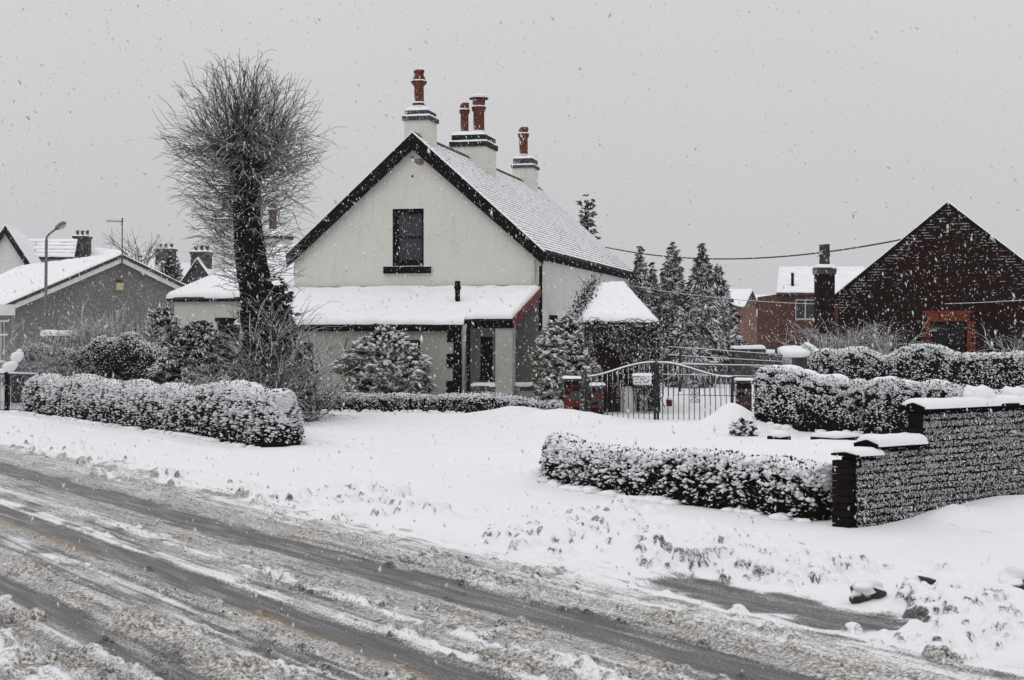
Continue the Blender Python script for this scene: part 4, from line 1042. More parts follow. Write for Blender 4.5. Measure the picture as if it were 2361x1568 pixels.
for c in range(-1, 17):
    z = c * CO; off = 0.1125 if c % 2 else 0.0
    x = off
    for a, b, zt in SEG[::-1]: pass
    xs0 = 0.0 if z + CO <= Z1 + 0.01 else (0.30 if z + CO <= Z2 + 0.01 else 1.06)
    x = xs0 + (0.1125 if c % 2 else 0.0)
    if c % 2 and nb < 290:
        piece('brick', header[c % 3], gw, WF.p(xs0, 0.005, z), WF.deg); nb += 1
    while x < 3.75:
        if z + CO <= Z3 + 0.01 and gz1(*WF.p(x + 0.1, 0, 0)[:2]) < z + 0.07 and nb < 295:
            piece('brick', stretch[rr.randrange(5)], gw, WF.p(x, rr.uniform(-0.006, 0.004), z), WF.deg); nb += 1
        x += 0.225
# end face towards the road: headers and stretchers turned
for c in range(0, 10):
    z = c * CO
    if z + CO > Z1 + 0.01: break
    EF = Frame(WF.p(-0.001, 0.225, 0), WF.deg - 90)
    piece('brick', brick_mesh('brick', 0.215, 0.10, 0.065, 'brick_dark_end', 40 + c), gw, WF.p(-0.105, 0.225 + 0.02, z), WF.deg - 90)
rest = MB()                                           # bricks beyond the frame edge
for c in range(-1, 17):
    x = 3.75 + (0.1125 if c % 2 else 0)
    while x < 6.1: rest.box(WF, x, x + 0.215, 0.0, 0.10, c * CO, c * CO + 0.065); x += 0.225
rest.build('bricks', 'brick_brown', gw, kind='stuff')
# copings with rounded stone ends and snow on top
def coping(x0, x1, z, th, sd, over=0.05, snow=0.07):
    prof = [(-over, z), (TH + over, z), (TH + over, z + th * 0.5), (TH * 0.5, z + th), (-over, z + th * 0.5)]
    F2 = Frame(WF.p(0, 0, 0), WF.deg + 90)
    c = MB(); n = len(prof)
    p = [WF.p(x0, y, zz) for y, zz in prof] + [WF.p(x1, y, zz) for y, zz in prof]
    c.add(p, [tuple(range(n - 1, -1, -1)), tuple(range(n, 2 * n))] + [(i, (i + 1) % n, (i + 1) % n + n, i + n) for i in range(n)])
    o = c.build('coping', 'black_paint', gw)
    zz = z + th * 0.5
    obj('snow', snow_slab([WF.p(x0 + 0.02, -over - 0.015, zz), WF.p(x1, -over - 0.015, zz), WF.p(x1, TH + over, zz), WF.p(x0 + 0.02, TH + over, zz)], snow + th * 0.4, 0.05, 0.25, 0.10, sd), 'snow_clump', o, True)
coping(-0.08, 0.36, Z1 + 0.002, 0.045, 31, 0.06, 0.05); coping(0.26, 1.055, Z2 + 0.002, 0.085, 32, 0.05, 0.06); coping(1.0, 6.2, Z3 + 0.002, 0.085, 33, 0.05, 0.05)
# lumps of snow along the tall coping
r = np.random.default_rng(8); P = []; sc = []
for x, s in ((2.1, 0.11), (2.2, 0.08), (1.98, 0.06), (2.75, 0.09), (2.85, 0.07), (3.1, 0.06), (3.3, 0.08)):
    P.append(WF.p(x, 0.1, Z3 + 0.13)); sc.append((s * 1.3, s, s))
obj('snow', scatter(rough_ico(ICO2, 0.3, 3), np.array(P), None, np.array(sc)), 'snow_clump', gw, True)
# wind-driven snow stuck in clots over the face that looks down the road
r = np.random.default_rng(12); N = 30000
x = r.uniform(0.0, 3.9, N); z = r.uniform(0.02, Z3, N)
top = np.where(x < 0.30, Z1, np.where(x < 1.06, Z2, Z3))
inbed = ((z % CO) / CO)
dens = (0.25 + 0.75 * sstep(0.40, 0.56, 0.5 * fbm(x * 5, z * 26, 3, 4) + 0.5 * fbm(x * 18, z * 24, 5, 3))) * (0.70 + 0.30 * sstep(0.1, 0.8, z / Z3))
row = np.floor(z / CO); dens = dens * np.where(inbed > 0.86, 0.3, 1.0) * (0.65 + 0.35 * sstep(0.3, 0.7, fbm(x * 1.1 + 4, z * 1.6, 15, 3)))
dens = dens * np.where(sstep(0.45, 0.55, fbm(x * 1.6, row * 3.7, 77, 3)) * (inbed < 0.30), 0.06, 1.0)
keep = (z < top - 0.01) & (r.uniform(0, 1, N) < dens)
x, z = x[keep], z[keep]
s = r.uniform(0.004, 0.0105, len(x))
P = np.array([WF.p(a, -0.003, b) for a, b in zip(x, z)])
obj('snow_crust', scatter(rough_ico(OCT, 0.25, 1), P, rand_rot_z(len(x), r), np.stack([s * r.uniform(1.0, 2.1, len(x)), s * 0.9, s * r.uniform(0.7, 1.1, len(x))], -1)), 'thin_snow', gw, True, 'stuff')

# ================================================================== PLANTS: builders
def leafy_points(n, fn, rng):
    return fn(n, rng)
def hedge(name, label, path, width, hgt, seed, leaf='hedge_leaf', dens_leaf=520, dens_snow=620, blob=(0.016, 0.042), top_snow=1.0, front_snow=0.55, cat='hedge', lump=0.10, closed_end=True, group=None, cap=None, flat=0.75, square=2.6, endk=0.5, fall=1.0):
    """a clipped hedge along a path [(x, y)...] with height profile hgt (list matching path), leaves and caught snow"""
    rng = np.random.default_rng(seed)
    path = np.array(path, float); hg = np.array(hgt, float)
    seg = np.linalg.norm(np.diff(path, axis=0), axis=1); cum = np.concatenate([[0], np.cumsum(seg)]); Ln = cum[-1]
    def along(l):
        x = np.interp(l, cum, path[:, 0]); y = np.interp(l, cum, path[:, 1]); h = np.interp(l, cum, hg)
        i = np.clip(np.searchsorted(cum, l, 'right') - 1, 0, len(seg) - 1)
        tx = np.interp(l, (cum[:-1] + cum[1:]) / 2, np.diff(path[:, 0]) / seg); ty = np.interp(l, (cum[:-1] + cum[1:]) / 2, np.diff(path[:, 1]) / seg)
        nn = np.hypot(tx, ty); return x, y, h, tx / nn, ty / nn
    def surf(l, a, inset=0.0):
        """a in 0..pi over the section from one side over the top to the other"""
        x, y, h, tx, ty = along(np.clip(l, 0, Ln))
        endr = width * endk
        e = np.minimum(np.clip(l, 0, Ln), Ln - np.clip(l, 0, Ln)); rnd = np.sqrt(np.clip(1 - (1 - np.clip(e / endr, 0, 1)) ** 2, 0, 1)) if closed_end else np.ones_like(e)
        rnd = 0.04 + 0.96 * rnd
        c, s = np.cos(a), np.sin(a)
        p = 2.0 / square
        cc = np.sign(c) * np.abs(c) ** p; ss = np.abs(s) ** p
        n1 = fbm(l * 1.3 + seed, a * 1.2 * width + seed * 3, seed, 4) - 0.5
        w = width * 0.5 * rnd * (1 + 1.1 * lump * 2 * n1) - inset
        hh = h * (0.72 + 0.28 * rnd) * (1 + lump * (fbm(l * 0.9, l * 0 + seed, seed + 3, 3) - 0.5) * 2) - inset
        px = x - ty * (-cc) * w * -1; py = y + tx * (-cc) * w * -1
        pz = ss * hh
        n = np.stack([-ty * cc, tx * cc, ss * width / np.maximum(h, 0.2) * 0.8], -1); n /= np.linalg.norm(n, axis=-1, keepdims=True) + 1e-9
        return np.stack([px, py, pz], -1), n
    mid = along(np.array([Ln / 2])); base = (float(mid[0][0]), float(mid[1][0]), gz1(mid[0][0], mid[1][0]))
    t = thing(name, label, cat, base, group)
    def drop(P): P = P.copy(); P[..., 2] += gz(P[..., 0].ravel(), P[..., 1].ravel()).reshape(P.shape[:-1]) - 0.03; return P
    ll = np.linspace(0, Ln, int(Ln / 0.12) + 4); aa = np.linspace(0.0, math.pi, 22)
    LL, AA = np.meshgrid(ll, aa); P, _ = surf(LL, AA, 0.035); P = drop(P)
    idx = np.arange(LL.size).reshape(LL.shape); f = np.stack([idx[:-1, :-1], idx[1:, :-1], idx[1:, 1:], idx[:-1, 1:]], -1).reshape(-1, 4)
    capf = []
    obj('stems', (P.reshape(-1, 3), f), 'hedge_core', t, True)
    hm = float(np.mean(hg)); area = Ln * (2 * hm + width)
    # ends are covered too
    n = int(area * dens_leaf); u_ = rng.uniform(0, 1, n); l = np.where(rng.uniform(0, 1, n) < 0.12, np.where(u_ < 0.5, 1, 0) * Ln + np.where(u_ < 0.5, -1, 1) * width * 0.5 * rng.uniform(0, 1, n) ** 2, u_ * Ln); a = rng.uniform(0.03, math.pi - 0.03, n)
    P, N = surf(l, a, rng.uniform(-0.02, 0.05, n)); P = drop(P)
    N = N + rng.normal(0, 0.55, N.shape); N[:, 2] += 0.15
    s = rng.uniform(0.03, 0.065, n)
    obj('leaves', scatter(LEAF, P, frames_from(N, rng.uniform(-1.2, 1.2, n)), s), leaf, t)
    n = int(area * dens_snow * 2.2); u_ = rng.uniform(0, 1, n); l = np.where(rng.uniform(0, 1, n) < 0.12, np.where(u_ < 0.5, 1, 0) * Ln + np.where(u_ < 0.5, -1, 1) * width * 0.5 * rng.uniform(0, 1, n) ** 2, u_ * Ln); a = rng.uniform(0.06, math.pi - 0.06, n)
    P, N = surf(l, a, rng.uniform(-0.015, 0.03, n)); zf = P[:, 2] / np.interp(l, cum, hg)
    pr = np.clip(top_snow * sstep(0.35, 0.95, N[:, 2]) + front_snow * (1 - fall + fall * (0.10 + 0.90 * zf) * (0.2 + 0.8 * sstep(0.05, 0.85, zf))), 0, 1)
    pr = pr * sstep(0.40, 0.52, fbm(l * 8, a * width * 8, seed + 8, 3) + 0.22 * sstep(0.6, 1.0, N[:, 2]))
    k = rng.uniform(0, 1, n) < pr; P, N = drop(P[k]), N[k]; n = len(P)
    s = blob[0] * (blob[1] / blob[0]) ** (rng.uniform(0, 1, n) ** 1.5) * (1 + 0.7 * sstep(0.6, 1.0, N[:, 2]))
    obj('snow', scatter(rough_ico(OCT, 0.25, seed), P, rand_rot_z(n, rng), np.stack([s * rng.uniform(1.0, 1.8, n), s * rng.uniform(0.8, 1.3, n), s * rng.uniform(0.5, 0.8, n)], -1)), 'snow_clump', t, True, 'stuff')
    # little banks of snow along the foot
    nb_ = int(Ln * 16); l = rng.uniform(0, Ln, nb_); x, y, h, tx, ty = along(l); sd_ = np.where(rng.uniform(0, 1, nb_) < 0.5, 1, -1)
    off = sd_ * width * 0.5 * rng.uniform(0.9, 1.15, nb_); bxx, byy = x - ty * off, y + tx * off
    sb_ = rng.uniform(0.03, 0.10, nb_)
    obj('snow_bank', scatter(rough_ico(ICO1, 0.3, seed), np.stack([bxx, byy, gz(bxx, byy) + sb_ * 0.05], -1), rand_rot_z(nb_, rng), np.stack([sb_ * 1.7, sb_ * 1.2, sb_ * 0.7], -1)), 'snow', t, True, 'stuff')
    if cap:                                           # a thick continuous cap of snow along part of the top
        for (l0, l1, th) in cap:
            ls = np.linspace(l0, l1, int((l1 - l0) / 0.07) + 3); cs = np.linspace(-1, 1, 9)
            x, y, h, tx, ty = along(ls); Pp, _ = surf(ls, np.full_like(ls, math.pi / 2)); tz = drop(Pp)[:, 2]
            V = []; 
            for j, c in enumerate(cs):
                e = np.minimum(ls - l0, l1 - ls); er = np.sqrt(np.clip(1 - (1 - np.clip(e / 0.15, 0, 1)) ** 2, 0, 1))
                wv = width * 0.5 * flat * (0.75 + 0.5 * fbm(ls * 2.3, ls * 0 + (3 if c < 0 else 9), seed, 3))
                zz = tz - 0.03 + th * er * np.sqrt(max(0, 1 - c * c)) * (0.35 + 1.3 * fbm(ls * 2.6, ls * 0 + c, seed + 2, 4)) - 0.13 * c * c
                V.append(np.stack([x - ty * c * wv, y + tx * c * wv, zz], -1))
            V = np.array(V); idx = np.arange(V.shape[0] * V.shape[1]).reshape(V.shape[:2])
            f = np.stack([idx[:-1, :-1], idx[:-1, 1:], idx[1:, 1:], idx[1:, :-1]], -1).reshape(-1, 4)
            obj('snow_cap', (V.reshape(-1, 3), f), 'snow', t, True)
    return t

def shrub(name, label, base, prof, n, size, seed, leaf='conifer_leaf', lobes=0.25, snowf=0.5, up=0.35, droop=0.0, cat='shrub', group=None, blob=0.6, core=0.72, trunk=None, ellip=1.0, sprays=SPRAYS, corem='hedge_core'):
    """an evergreen: prof = [(height, radius)...] body filled with drooping sprays that carry snow"""
    rng = np.random.default_rng(seed); base = np.array(base, float)
    t = thing(name, label, cat, base, group)
    pz = np.array([p[0] for p in prof]); pr = np.array([p[1] for p in prof])
    def body(z, a, k=1.0):
        r = np.interp(z, pz, pr) * (1 + lobes * 2 * (fbm(a * 1.3 + seed, z * 1.6 + seed, seed, 3) - 0.5) + lobes * 1.2 * (vnoise(np.cos(a) * 2.3 + 5 + seed, np.sin(a) * 2.3 + z * 2.8, seed + 1) - 0.5)) * k
        return np.stack([base[0] + r * np.cos(a), base[1] + r * np.sin(a) * ellip, base[2] + z], -1)
    if core:
        zz = np.linspace(pz[0], pz[-1] * 0.93, 24); aa = np.linspace(0, 2 * math.pi, 26); ZZ, AA = np.meshgrid(zz, aa)
        P = body(ZZ, AA, core * (1 - 0.15 * (ZZ / pz[-1]))); idx = np.arange(ZZ.size).reshape(ZZ.shape)
        f = np.stack([idx[:-1, :-1], idx[1:, :-1], idx[1:, 1:], idx[:-1, 1:]], -1).reshape(-1, 4)
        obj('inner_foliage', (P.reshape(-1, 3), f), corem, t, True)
    if trunk: MB().tube([base, base + np.array((0, 0, pz[-1] * 0.5)), base + np.array((0, 0, pz[-1] * 0.96))], [trunk, trunk * 0.6, trunk * 0.15], 8).build('trunk', 'bark', t, True)
    cdf = np.cumsum(np.interp(np.linspace(pz[0], pz[-1], 200), pz, pr) + 0.02); cdf /= cdf[-1]
    z = np.interp(rng.uniform(0, 1, n), cdf, np.linspace(pz[0], pz[-1], 200)); a = rng.uniform(0, 2 * math.pi, n)
    k = 1 - 0.28 * rng.uniform(0, 1, n) ** 1.5
    P = body(z, a, k)
    D = np.stack([np.cos(a), np.sin(a) * ellip, up + (-droop) + 0.5 * (z / pz[-1]) ** 2], -1) + rng.normal(0, 0.28, (n, 3))
    which = rng.integers(0, len(sprays), n); s = size * rng.uniform(0.6, 1.25, n) * np.interp(z / pz[-1], [0, 0.8, 1], [1, 0.9, 0.55])
    rot = frames_from(D, rng.normal(0, 0.35, n))
    P0 = P - rot[:, :, 0] * (s * 0.55)[:, None]
    obj('crown', join([scatter(sp_, P0[which == i], rot[which == i], s[which == i]) for i, sp_ in enumerate(sprays)]), leaf, t)
    kk = rng.uniform(0, 1, n) < snowf * (0.55 + 0.45 * z / pz[-1]); m = kk.sum()
    Pb = P[kk] + rot[kk][:, :, 2] * (s[kk] * 0.06)[:, None]
    sb = s[kk]
    obj('snow', scatter(rough_ico(OCT, 0.25, seed + 3), Pb, rot[kk], np.stack([sb * rng.uniform(0.25, 0.5, m), sb * rng.uniform(0.14, 0.28, m), sb * rng.uniform(0.07, 0.13, m)], -1) * blob / 0.6), 'snow_clump', t, True, 'stuff')
    return t

def twig_path(rng, start, d, length, nseg, lift, curl, jit):
    x, y, z = float(start[0]), float(start[1]), float(start[2]); dx, dy, dz = float(d[0]), float(d[1]), float(d[2])
    n = 1 / math.sqrt(dx * dx + dy * dy + dz * dz + 1e-12); dx *= n; dy *= n; dz *= n
    J = rng.normal(0, jit, (nseg, 3)).tolist(); st = length / nseg; pts = [np.array((x, y, z))]
    for i in range(nseg):
        dx += J[i][0]; dy += J[i][1]; dz += J[i][2] + lift / nseg - (curl if i >= nseg - 2 else 0)
        n = 1 / math.sqrt(dx * dx + dy * dy + dz * dz + 1e-12); dx *= n; dy *= n; dz *= n
        x += dx * st; y += dy * st; z += dz * st; pts.append(np.array((x, y, z)))
    return pts, np.array((dx, dy, dz))
def twiggy(name, label, base, stems, seed, mat='twig_white', cat='shrub', nsub=6, r0=0.012, group=None, spread=0.6, lift=0.4, curl=0.15, fill=None):
    """bare shrub: stems = (n, length, elevation range, foot radius x, y)"""
    rng = np.random.default_rng(seed); base = np.array(base, float)
    t = thing(name, label, cat, base, group); m = Twigs()
    n, ln, (e0, e1), fx, fy = stems
    for i in range(n):
        a = rng.uniform(0, 2 * math.pi); el = R(rng.uniform(e0, e1)); l = ln * rng.uniform(0.6, 1.1)
        st = base + np.array((rng.normal(0, fx), rng.normal(0, fy), 0))
        pts, d = twig_path(rng, st, (math.cos(a) * math.cos(el), math.sin(a) * math.cos(el), math.sin(el)), l, 6, lift, curl, 0.10)
        m.tube(pts, list(np.linspace(r0, r0 * 0.45, 7)), 3, False)
        for j in range(nsub):
            k = rng.integers(2, 6); a2 = rng.uniform(0, 2 * math.pi)
            dd = (pts[k] - pts[k - 1]); dd /= np.linalg.norm(dd)
            pt2, _ = twig_path(rng, pts[k], dd + spread * np.array((math.cos(a2), math.sin(a2), rng.uniform(-0.3, 0.6))), l * rng.uniform(0.2, 0.45), 4, 0.1, curl, 0.12)
            m.tube(pt2, list(np.linspace(r0 * 0.6, r0 * 0.3, 5)), 3, False)
    m.build('twigs', mat, t)
    return t

# ================================================================== HEDGES
hedge('hedge', 'long rounded snow-crusted hedge along the road in front of the pollard tree',
      [(-12.2, 37.9), (-10.2, 35.2), (-8.0, 32.2), (-6.2, 29.6), (-4.95, 27.7), (-4.05, 26.4)], 1.05, [0.98, 0.98, 0.96, 0.98, 1.0, 1.06], 41, lump=0.14, front_snow=0.85, dens_snow=560, blob=(0.017, 0.046), cap=None, fall=0.85)
hedge('hedge', 'low dark hedge with a thin frosting of snow below the front windows of the house',
      [(-5.7, 38.9), (-3.0, 38.2), (-0.6, 37.6), (1.3, 36.8)], 0.7, [0.42, 0.5, 0.47, 0.40], 42, lump=0.16, front_snow=0.36, top_snow=0.6, dens_snow=700, blob=(0.010, 0.028), fall=0.4)
hedge('hedge', 'low clipped hedge running up to the end of the stepped brick wall',
      [(0.95, 19.35), (2.0, 18.05), (2.75, 17.1), (3.45, 16.15)], 0.62, [0.56, 0.60, 0.60, 0.62], 43, endk=0.2, lump=0.14, front_snow=0.70, dens_leaf=900, dens_snow=700, blob=(0.016, 0.046), fall=0.9)
hedge('hedge', 'short rounded hedge end standing apart from the low clipped hedge by a small gap',
      [(0.74, 20.5), (0.72, 19.95), (1.02, 19.40)], 0.64, [0.56, 0.58, 0.50], 44, endk=0.3, lump=0.14, front_snow=0.70, dens_leaf=900, dens_snow=700, blob=(0.016, 0.046), fall=0.9)
hx = lambda px, Y: ((px - CX) / FPX * Y, Y)
hedge('hedge', 'snowy hedge with a thick white cap just right of the driveway gate', [hx(1748, 31.0), hx(1850, 30.4), hx(2010, 29.8)], 1.1, [1.14, 1.18, 1.10], 45, lump=0.20, front_snow=0.50, dens_snow=1300, blob=(0.010, 0.026), fall=0.35, cap=[(0.10, 1.05, 0.11), (1.0, 2.0, 0.10)], flat=0.5, endk=0.25, square=3.2)
hedge('hedge', 'brownish snowy hedge rising behind the top of the stepped brick wall', [hx(1996, 29.0), hx(2150, 28.3), hx(2280, 27.8), hx(2480, 27.3)], 1.1, [1.10, 1.12, 1.02, 0.96], 46, leaf='hedge_leaf_brown', lump=0.24, front_snow=0.42, dens_snow=1200, blob=(0.010, 0.026), fall=0.35, cap=[(0.1, 1.1, 0.09), (1.05, 1.7, 0.08), (2.1, 3.0, 0.07)], flat=0.45, endk=0.25, square=3.2)
hedge('hedge', 'tall back hedge in front of the dark brick gable', [hx(1835, 36.6), hx(1950, 36.0), hx(2150, 35.2), hx(2300, 34.6), hx(2520, 34.0)], 1.2, [1.64, 1.70, 1.66, 1.60, 1.54], 47, lump=0.22, front_snow=0.36, dens_snow=700, blob=(0.013, 0.034), fall=0.45, top_snow=0.8, cap=[(0.15, 0.9, 0.10), (1.2, 1.8, 0.10), (2.4, 3.2, 0.06)], flat=0.4, endk=0.25, square=3.2)
hedge('hedge', 'dark overgrown hedge at the left below the street lamp', [hx(40, 43.0), hx(150, 42.5), hx(270, 42.0), hx(400, 41.5)], 1.5, [1.72, 1.82, 1.82, 1.72], 48, leaf='hedge_leaf_brown', lump=0.32, front_snow=0.14, top_snow=0.35, dens_snow=600, dens_leaf=520, blob=(0.010, 0.026), fall=0.7, square=2.2)
hedge('hedge', 'ragged low scrub between the long roadside hedge and the dark overgrown hedge', [hx(205, 36.0), hx(280, 35.2), hx(360, 34.5)], 0.9, [0.80, 0.95, 0.85], 49, lump=0.35, front_snow=0.45, dens_snow=420, leaf='hedge_leaf_brown')

# ================================================================== SHRUBS AND TREES
def ground_at(px, Y): x = (px - CX) / FPX * Y; return np.array((x, Y, gz1(x, Y) - 0.05))
shrub('conifer_shrub', 'yellow-green pointed conifer shrub below the middle of the lean-to', ground_at(890, 39.6), [(0.0, 0.80), (0.4, 1.06), (0.9, 1.12), (1.35, 0.98), (1.7, 0.72), (2.0, 0.42), (2.3, 0.10)], 1500, 0.27, 61, lobes=0.60, snowf=0.75, droop=0.15, up=0.2, blob=0.8)
shrub('conifer_shrub', 'rounded yellow-green conifer shrub beside the left gate pillar', ground_at(1303, 37.6), [(0.0, 0.60), (0.5, 0.78), (1.2, 0.82), (1.7, 0.74), (2.1, 0.55), (2.35, 0.34), (2.55, 0.08)], 1700, 0.24, 62, lobes=0.35, snowf=0.7, up=0.2, blob=0.8)
shrub('conifer_shrub', 'broad dark conifer shrub between the overgrown hedge and the pollard tree', ground_at(458, 35.5), [(0.0, 1.15), (0.5, 1.25), (1.0, 1.10), (1.5, 0.85), (2.0, 0.58), (2.4, 0.18)], 1900, 0.27, 63, leaf='conifer_dark', lobes=0.25, snowf=0.42, droop=0.2)
shrub('young_conifer', 'small snow-covered evergreen poking out of the drift by the gate', ground_at(1712, 29.2) - np.array((0, 0, 0.02)), [(0.0, 0.25), (0.15, 0.30), (0.3, 0.2), (0.42, 0.05)], 130, 0.16, 64, leaf='conifer_dark', snowf=0.9, blob=1.0)
shrub('leafy_shrub', 'ragged snowy evergreen at the bungalow corner beside the left wing', ground_at(375, 44.5), [(0.0, 0.7), (1.0, 0.75), (1.8, 0.7), (2.5, 0.5), (2.9, 0.15)], 700, 0.24, 65, leaf='conifer_dark', lobes=0.5, snowf=0.6, core=0.55)
# tall conifers beyond the driveway
def spire(px, ytop, Y, wpx, seed, label, n=1300, extra=0.0, leaf='far_needles'):
    b = ground_at(px, Y); h = CAMH + (HOR - ytop) / FPX * Y - b[2]; w = wpx / FPX * Y / 2
    shrub('conifer_tree', label, b, [(0.0, w * 0.9), (h * 0.25, w), (h * 0.5, w * 0.74), (h * 0.72, w * 0.42), (h * 0.88, w * 0.22), (h, 0.03)], n, 0.52, seed, leaf=leaf, lobes=0.5, snowf=0.42, droop=0.35, up=0.3, cat='tree', group='conifers beyond the driveway', trunk=0.12, core=0.6, blob=0.55)
spire(1476, 568, 60, 70, 71, 'slim snowy conifer nearest the house, shortest of the row')
spire(1504, 606, 62, 60, 72, 'small snowy conifer top half hidden between two taller conifers', 700)
spire(1551, 555, 61, 105, 73, 'tall snowy conifer in the middle of the row beyond the driveway')
spire(1617, 560, 59, 110, 74, 'tall snowy conifer with a thin tip on the right of the row')
spire(1655, 608, 60, 110, 75, 'broad blunt conifer at the right end of the row near the brick houses', 1500)
spire(1590, 690, 55, 120, 76, 'bushy low conifer at the foot of the row beyond the driveway', 1100)
# the lopsided conifer behind the roof
b = ground_at(1352, 78); h = CAMH + (HOR - 446) / FPX * 78
shrub('conifer_tree', 'thin ragged conifer showing above the far end of the slate roof', b, [(0, 1.5), (h * 0.5, 1.3), (h * 0.68, 1.0), (h * 0.75, 0.55), (h * 0.86, 0.45), (h * 0.96, 0.40), (h, 0.1)], 900, 0.55, 77, leaf='far_needles', lobes=0.9, snowf=0.4, cat='tree', trunk=0.14, core=0.25, droop=0.2)
rng = np.random.default_rng(5)

# the pollard -----------------------------------------------------------------
TY = 34.0
def tp(px, py, dy=0.0): return at(px, py, TY + dy)
tree = thing('pollard_tree', 'big pollarded tree with a black trunk and a ball of bare snowy shoots', 'tree', ground_at(612, TY))
tr = MB()
spine = [(618, 960, 52), (610, 880, 45), (603, 790, 42), (596, 720, 41), (586, 640, 38), (575, 560, 34), (568, 490, 31), (569, 430, 30), (562, 380, 33), (556, 345, 30), (552, 318, 18)]
pts = [tp(x, y) for x, y, w in spine]; rad = [w / FPX * TY for x, y, w in spine]
n = 20; rng = np.random.default_rng(31)
V = []
for i, (p, r_) in enumerate(zip(pts, rad)):
    pass
zs = np.linspace(0, len(pts) - 1, 70); PX = np.array(pts); RR = np.array(rad)
for zi in zs:
    c = np.array([np.interp(zi, range(len(pts)), PX[:, k]) for k in range(3)]); r_ = np.interp(zi, range(len(pts)), RR)
    for k in range(n):
        a = 2 * math.pi * k / n
        q = r_ * (1 + 0.22 * (fbm(math.cos(a) * 1.6 + 5, math.sin(a) * 1.6 + c[2] * 1.1, 3, 3) - 0.5) + 0.10 * (fbm(a * 2.5, c[2] * 6, 4, 2) - 0.5))
        V.append(c + np.array((q * math.cos(a), q * math.sin(a), 0)))
F = [(i * n + k, i * n + (k + 1) % n, (i + 1) * n + (k + 1) % n, (i + 1) * n + k) for i in range(69) for k in range(n)] + [tuple(69 * n + k for k in range(n))]
obj('trunk', (V, F), 'bark', tree, True)
stub = MB(); ends = []
for (x0, y0, x1, y1, dy, w0, w1) in ((560, 390, 492, 326, -0.2, 24, 13), (566, 380, 604, 306, 0.3, 22, 13), (556, 350, 548, 282, 0.0, 22, 12), (565, 400, 622, 352, -0.3, 20, 10), (556, 370, 520, 300, 0.5, 18, 10), (562, 380, 570, 300, -0.5, 18, 10), (572, 430, 606, 402, 0.3, 16, 8)):
    a, b = tp(x0, y0), tp(x1, y1, dy); mm = (a + b) / 2 + np.array((0, 0, -0.05))
    stub.tube([a, mm, b], [w0 / FPX * TY, (w0 + w1) / 2 / FPX * TY, w1 / FPX * TY], 9); ends.append((a, b, w1 / FPX * TY))
stub.build('limb', 'bark', tree, True)
sh = Twigs()
def shoot(st, d, ln, r0, nsub=4, lift=0.35, curl=0.12):
    p, dd = twig_path(rng, st, d, ln, 7, lift, curl, 0.09)
    sh.tube(p, list(np.linspace(r0, r0 * 0.4, 8)), 3, False)
    for _ in range(nsub):
        k = rng.integers(2, 7); v = p[k] - p[k - 1]; v /= np.linalg.norm(v)
        p2, _d = twig_path(rng, p[k], v + rng.normal(0, 0.42, 3), ln * rng.uniform(0.18, 0.42), 4, 0.15, curl, 0.09)
        sh.tube(p2, list(np.linspace(r0 * 0.75, r0 * 0.4, 5)), 3, False)
cen = tp(560, 385)
for i in range(300):                                  # from the knuckles of the pollard head
    a, b, w = ends[rng.integers(0, len(ends))]
    f = rng.uniform(0.15, 1.0); st = a + (b - a) * f + rng.normal(0, 0.06, 3)
    out = st - (cen + np.array((0, 0, -0.5))); out /= np.linalg.norm(out) + 1e-6
    d = out * 0.9 + rng.normal(0, 0.42, 3) + np.array((0, 0, 0.15))
    d /= np.linalg.norm(d)
    shoot(st, d, rng.uniform(1.1, 1.9) * (0.95 + 0.12 * max(0, d[2])), 0.0118, 3, rng.uniform(0.0, 0.9), rng.uniform(0.0, 0.5))
for i in range(560):                                  # from the bole, thickest under the head
    zi = 3.4 + 6.2 * rng.uniform(0, 1) ** 0.7
    c = np.array([np.interp(zi, range(len(pts)), PX[:, j]) for j in range(3)]); r_ = np.interp(zi, range(len(pts)), RR)
    a = rng.uniform(0, 2 * math.pi); el = rng.normal(0.05, 0.25)
    d = np.array((math.cos(a), math.sin(a), el)); top = (zi - 3.4) / 6.2
    shoot(c + np.array((math.cos(a), math.sin(a), 0)) * r_ * 0.9, d, rng.uniform(0.95, 1.9) * (0.45 + 0.62 * top ** 0.7), 0.0112, 3, rng.uniform(0.1, 0.9), rng.uniform(0.0, 0.4))
for i in range(260):                                  # short spurs that break up the outline of the bole
    zi = rng.uniform(1.5, 9.5)
    c = np.array([np.interp(zi, range(len(pts)), PX[:, j]) for j in range(3)]); r_ = np.interp(zi, range(len(pts)), RR)
    a = rng.uniform(0, 2 * math.pi)
    shoot(c + np.array((math.cos(a), math.sin(a), 0)) * r_ * 0.9, np.array((math.cos(a), math.sin(a), rng.normal(0.3, 0.4))), rng.uniform(0.15, 0.55), 0.011, 2, rng.uniform(-0.5, 1.0), 0.2)
sh.build('crown', 'twig', tree)
# stray snow stuck on the trunk
N = 70; zi = rng.uniform(2, 9.5, N); a = rng.uniform(math.pi, 2 * math.pi, N)
P = np.array([[np.interp(z_, range(len(pts)), PX[:, k]) for k in range(3)] for z_ in zi]); r_ = np.interp(zi, range(len(pts)), RR) * 1.02
P[:, 0] += r_ * np.cos(a); P[:, 1] += r_ * np.sin(a); s = rng.uniform(0.008, 0.022, N)
obj('snow', scatter(ICO0, P, rand_rot_z(N, rng), np.stack([s, s, s * 1.3], -1)), 'snow_clump', tree, True, 'stuff')
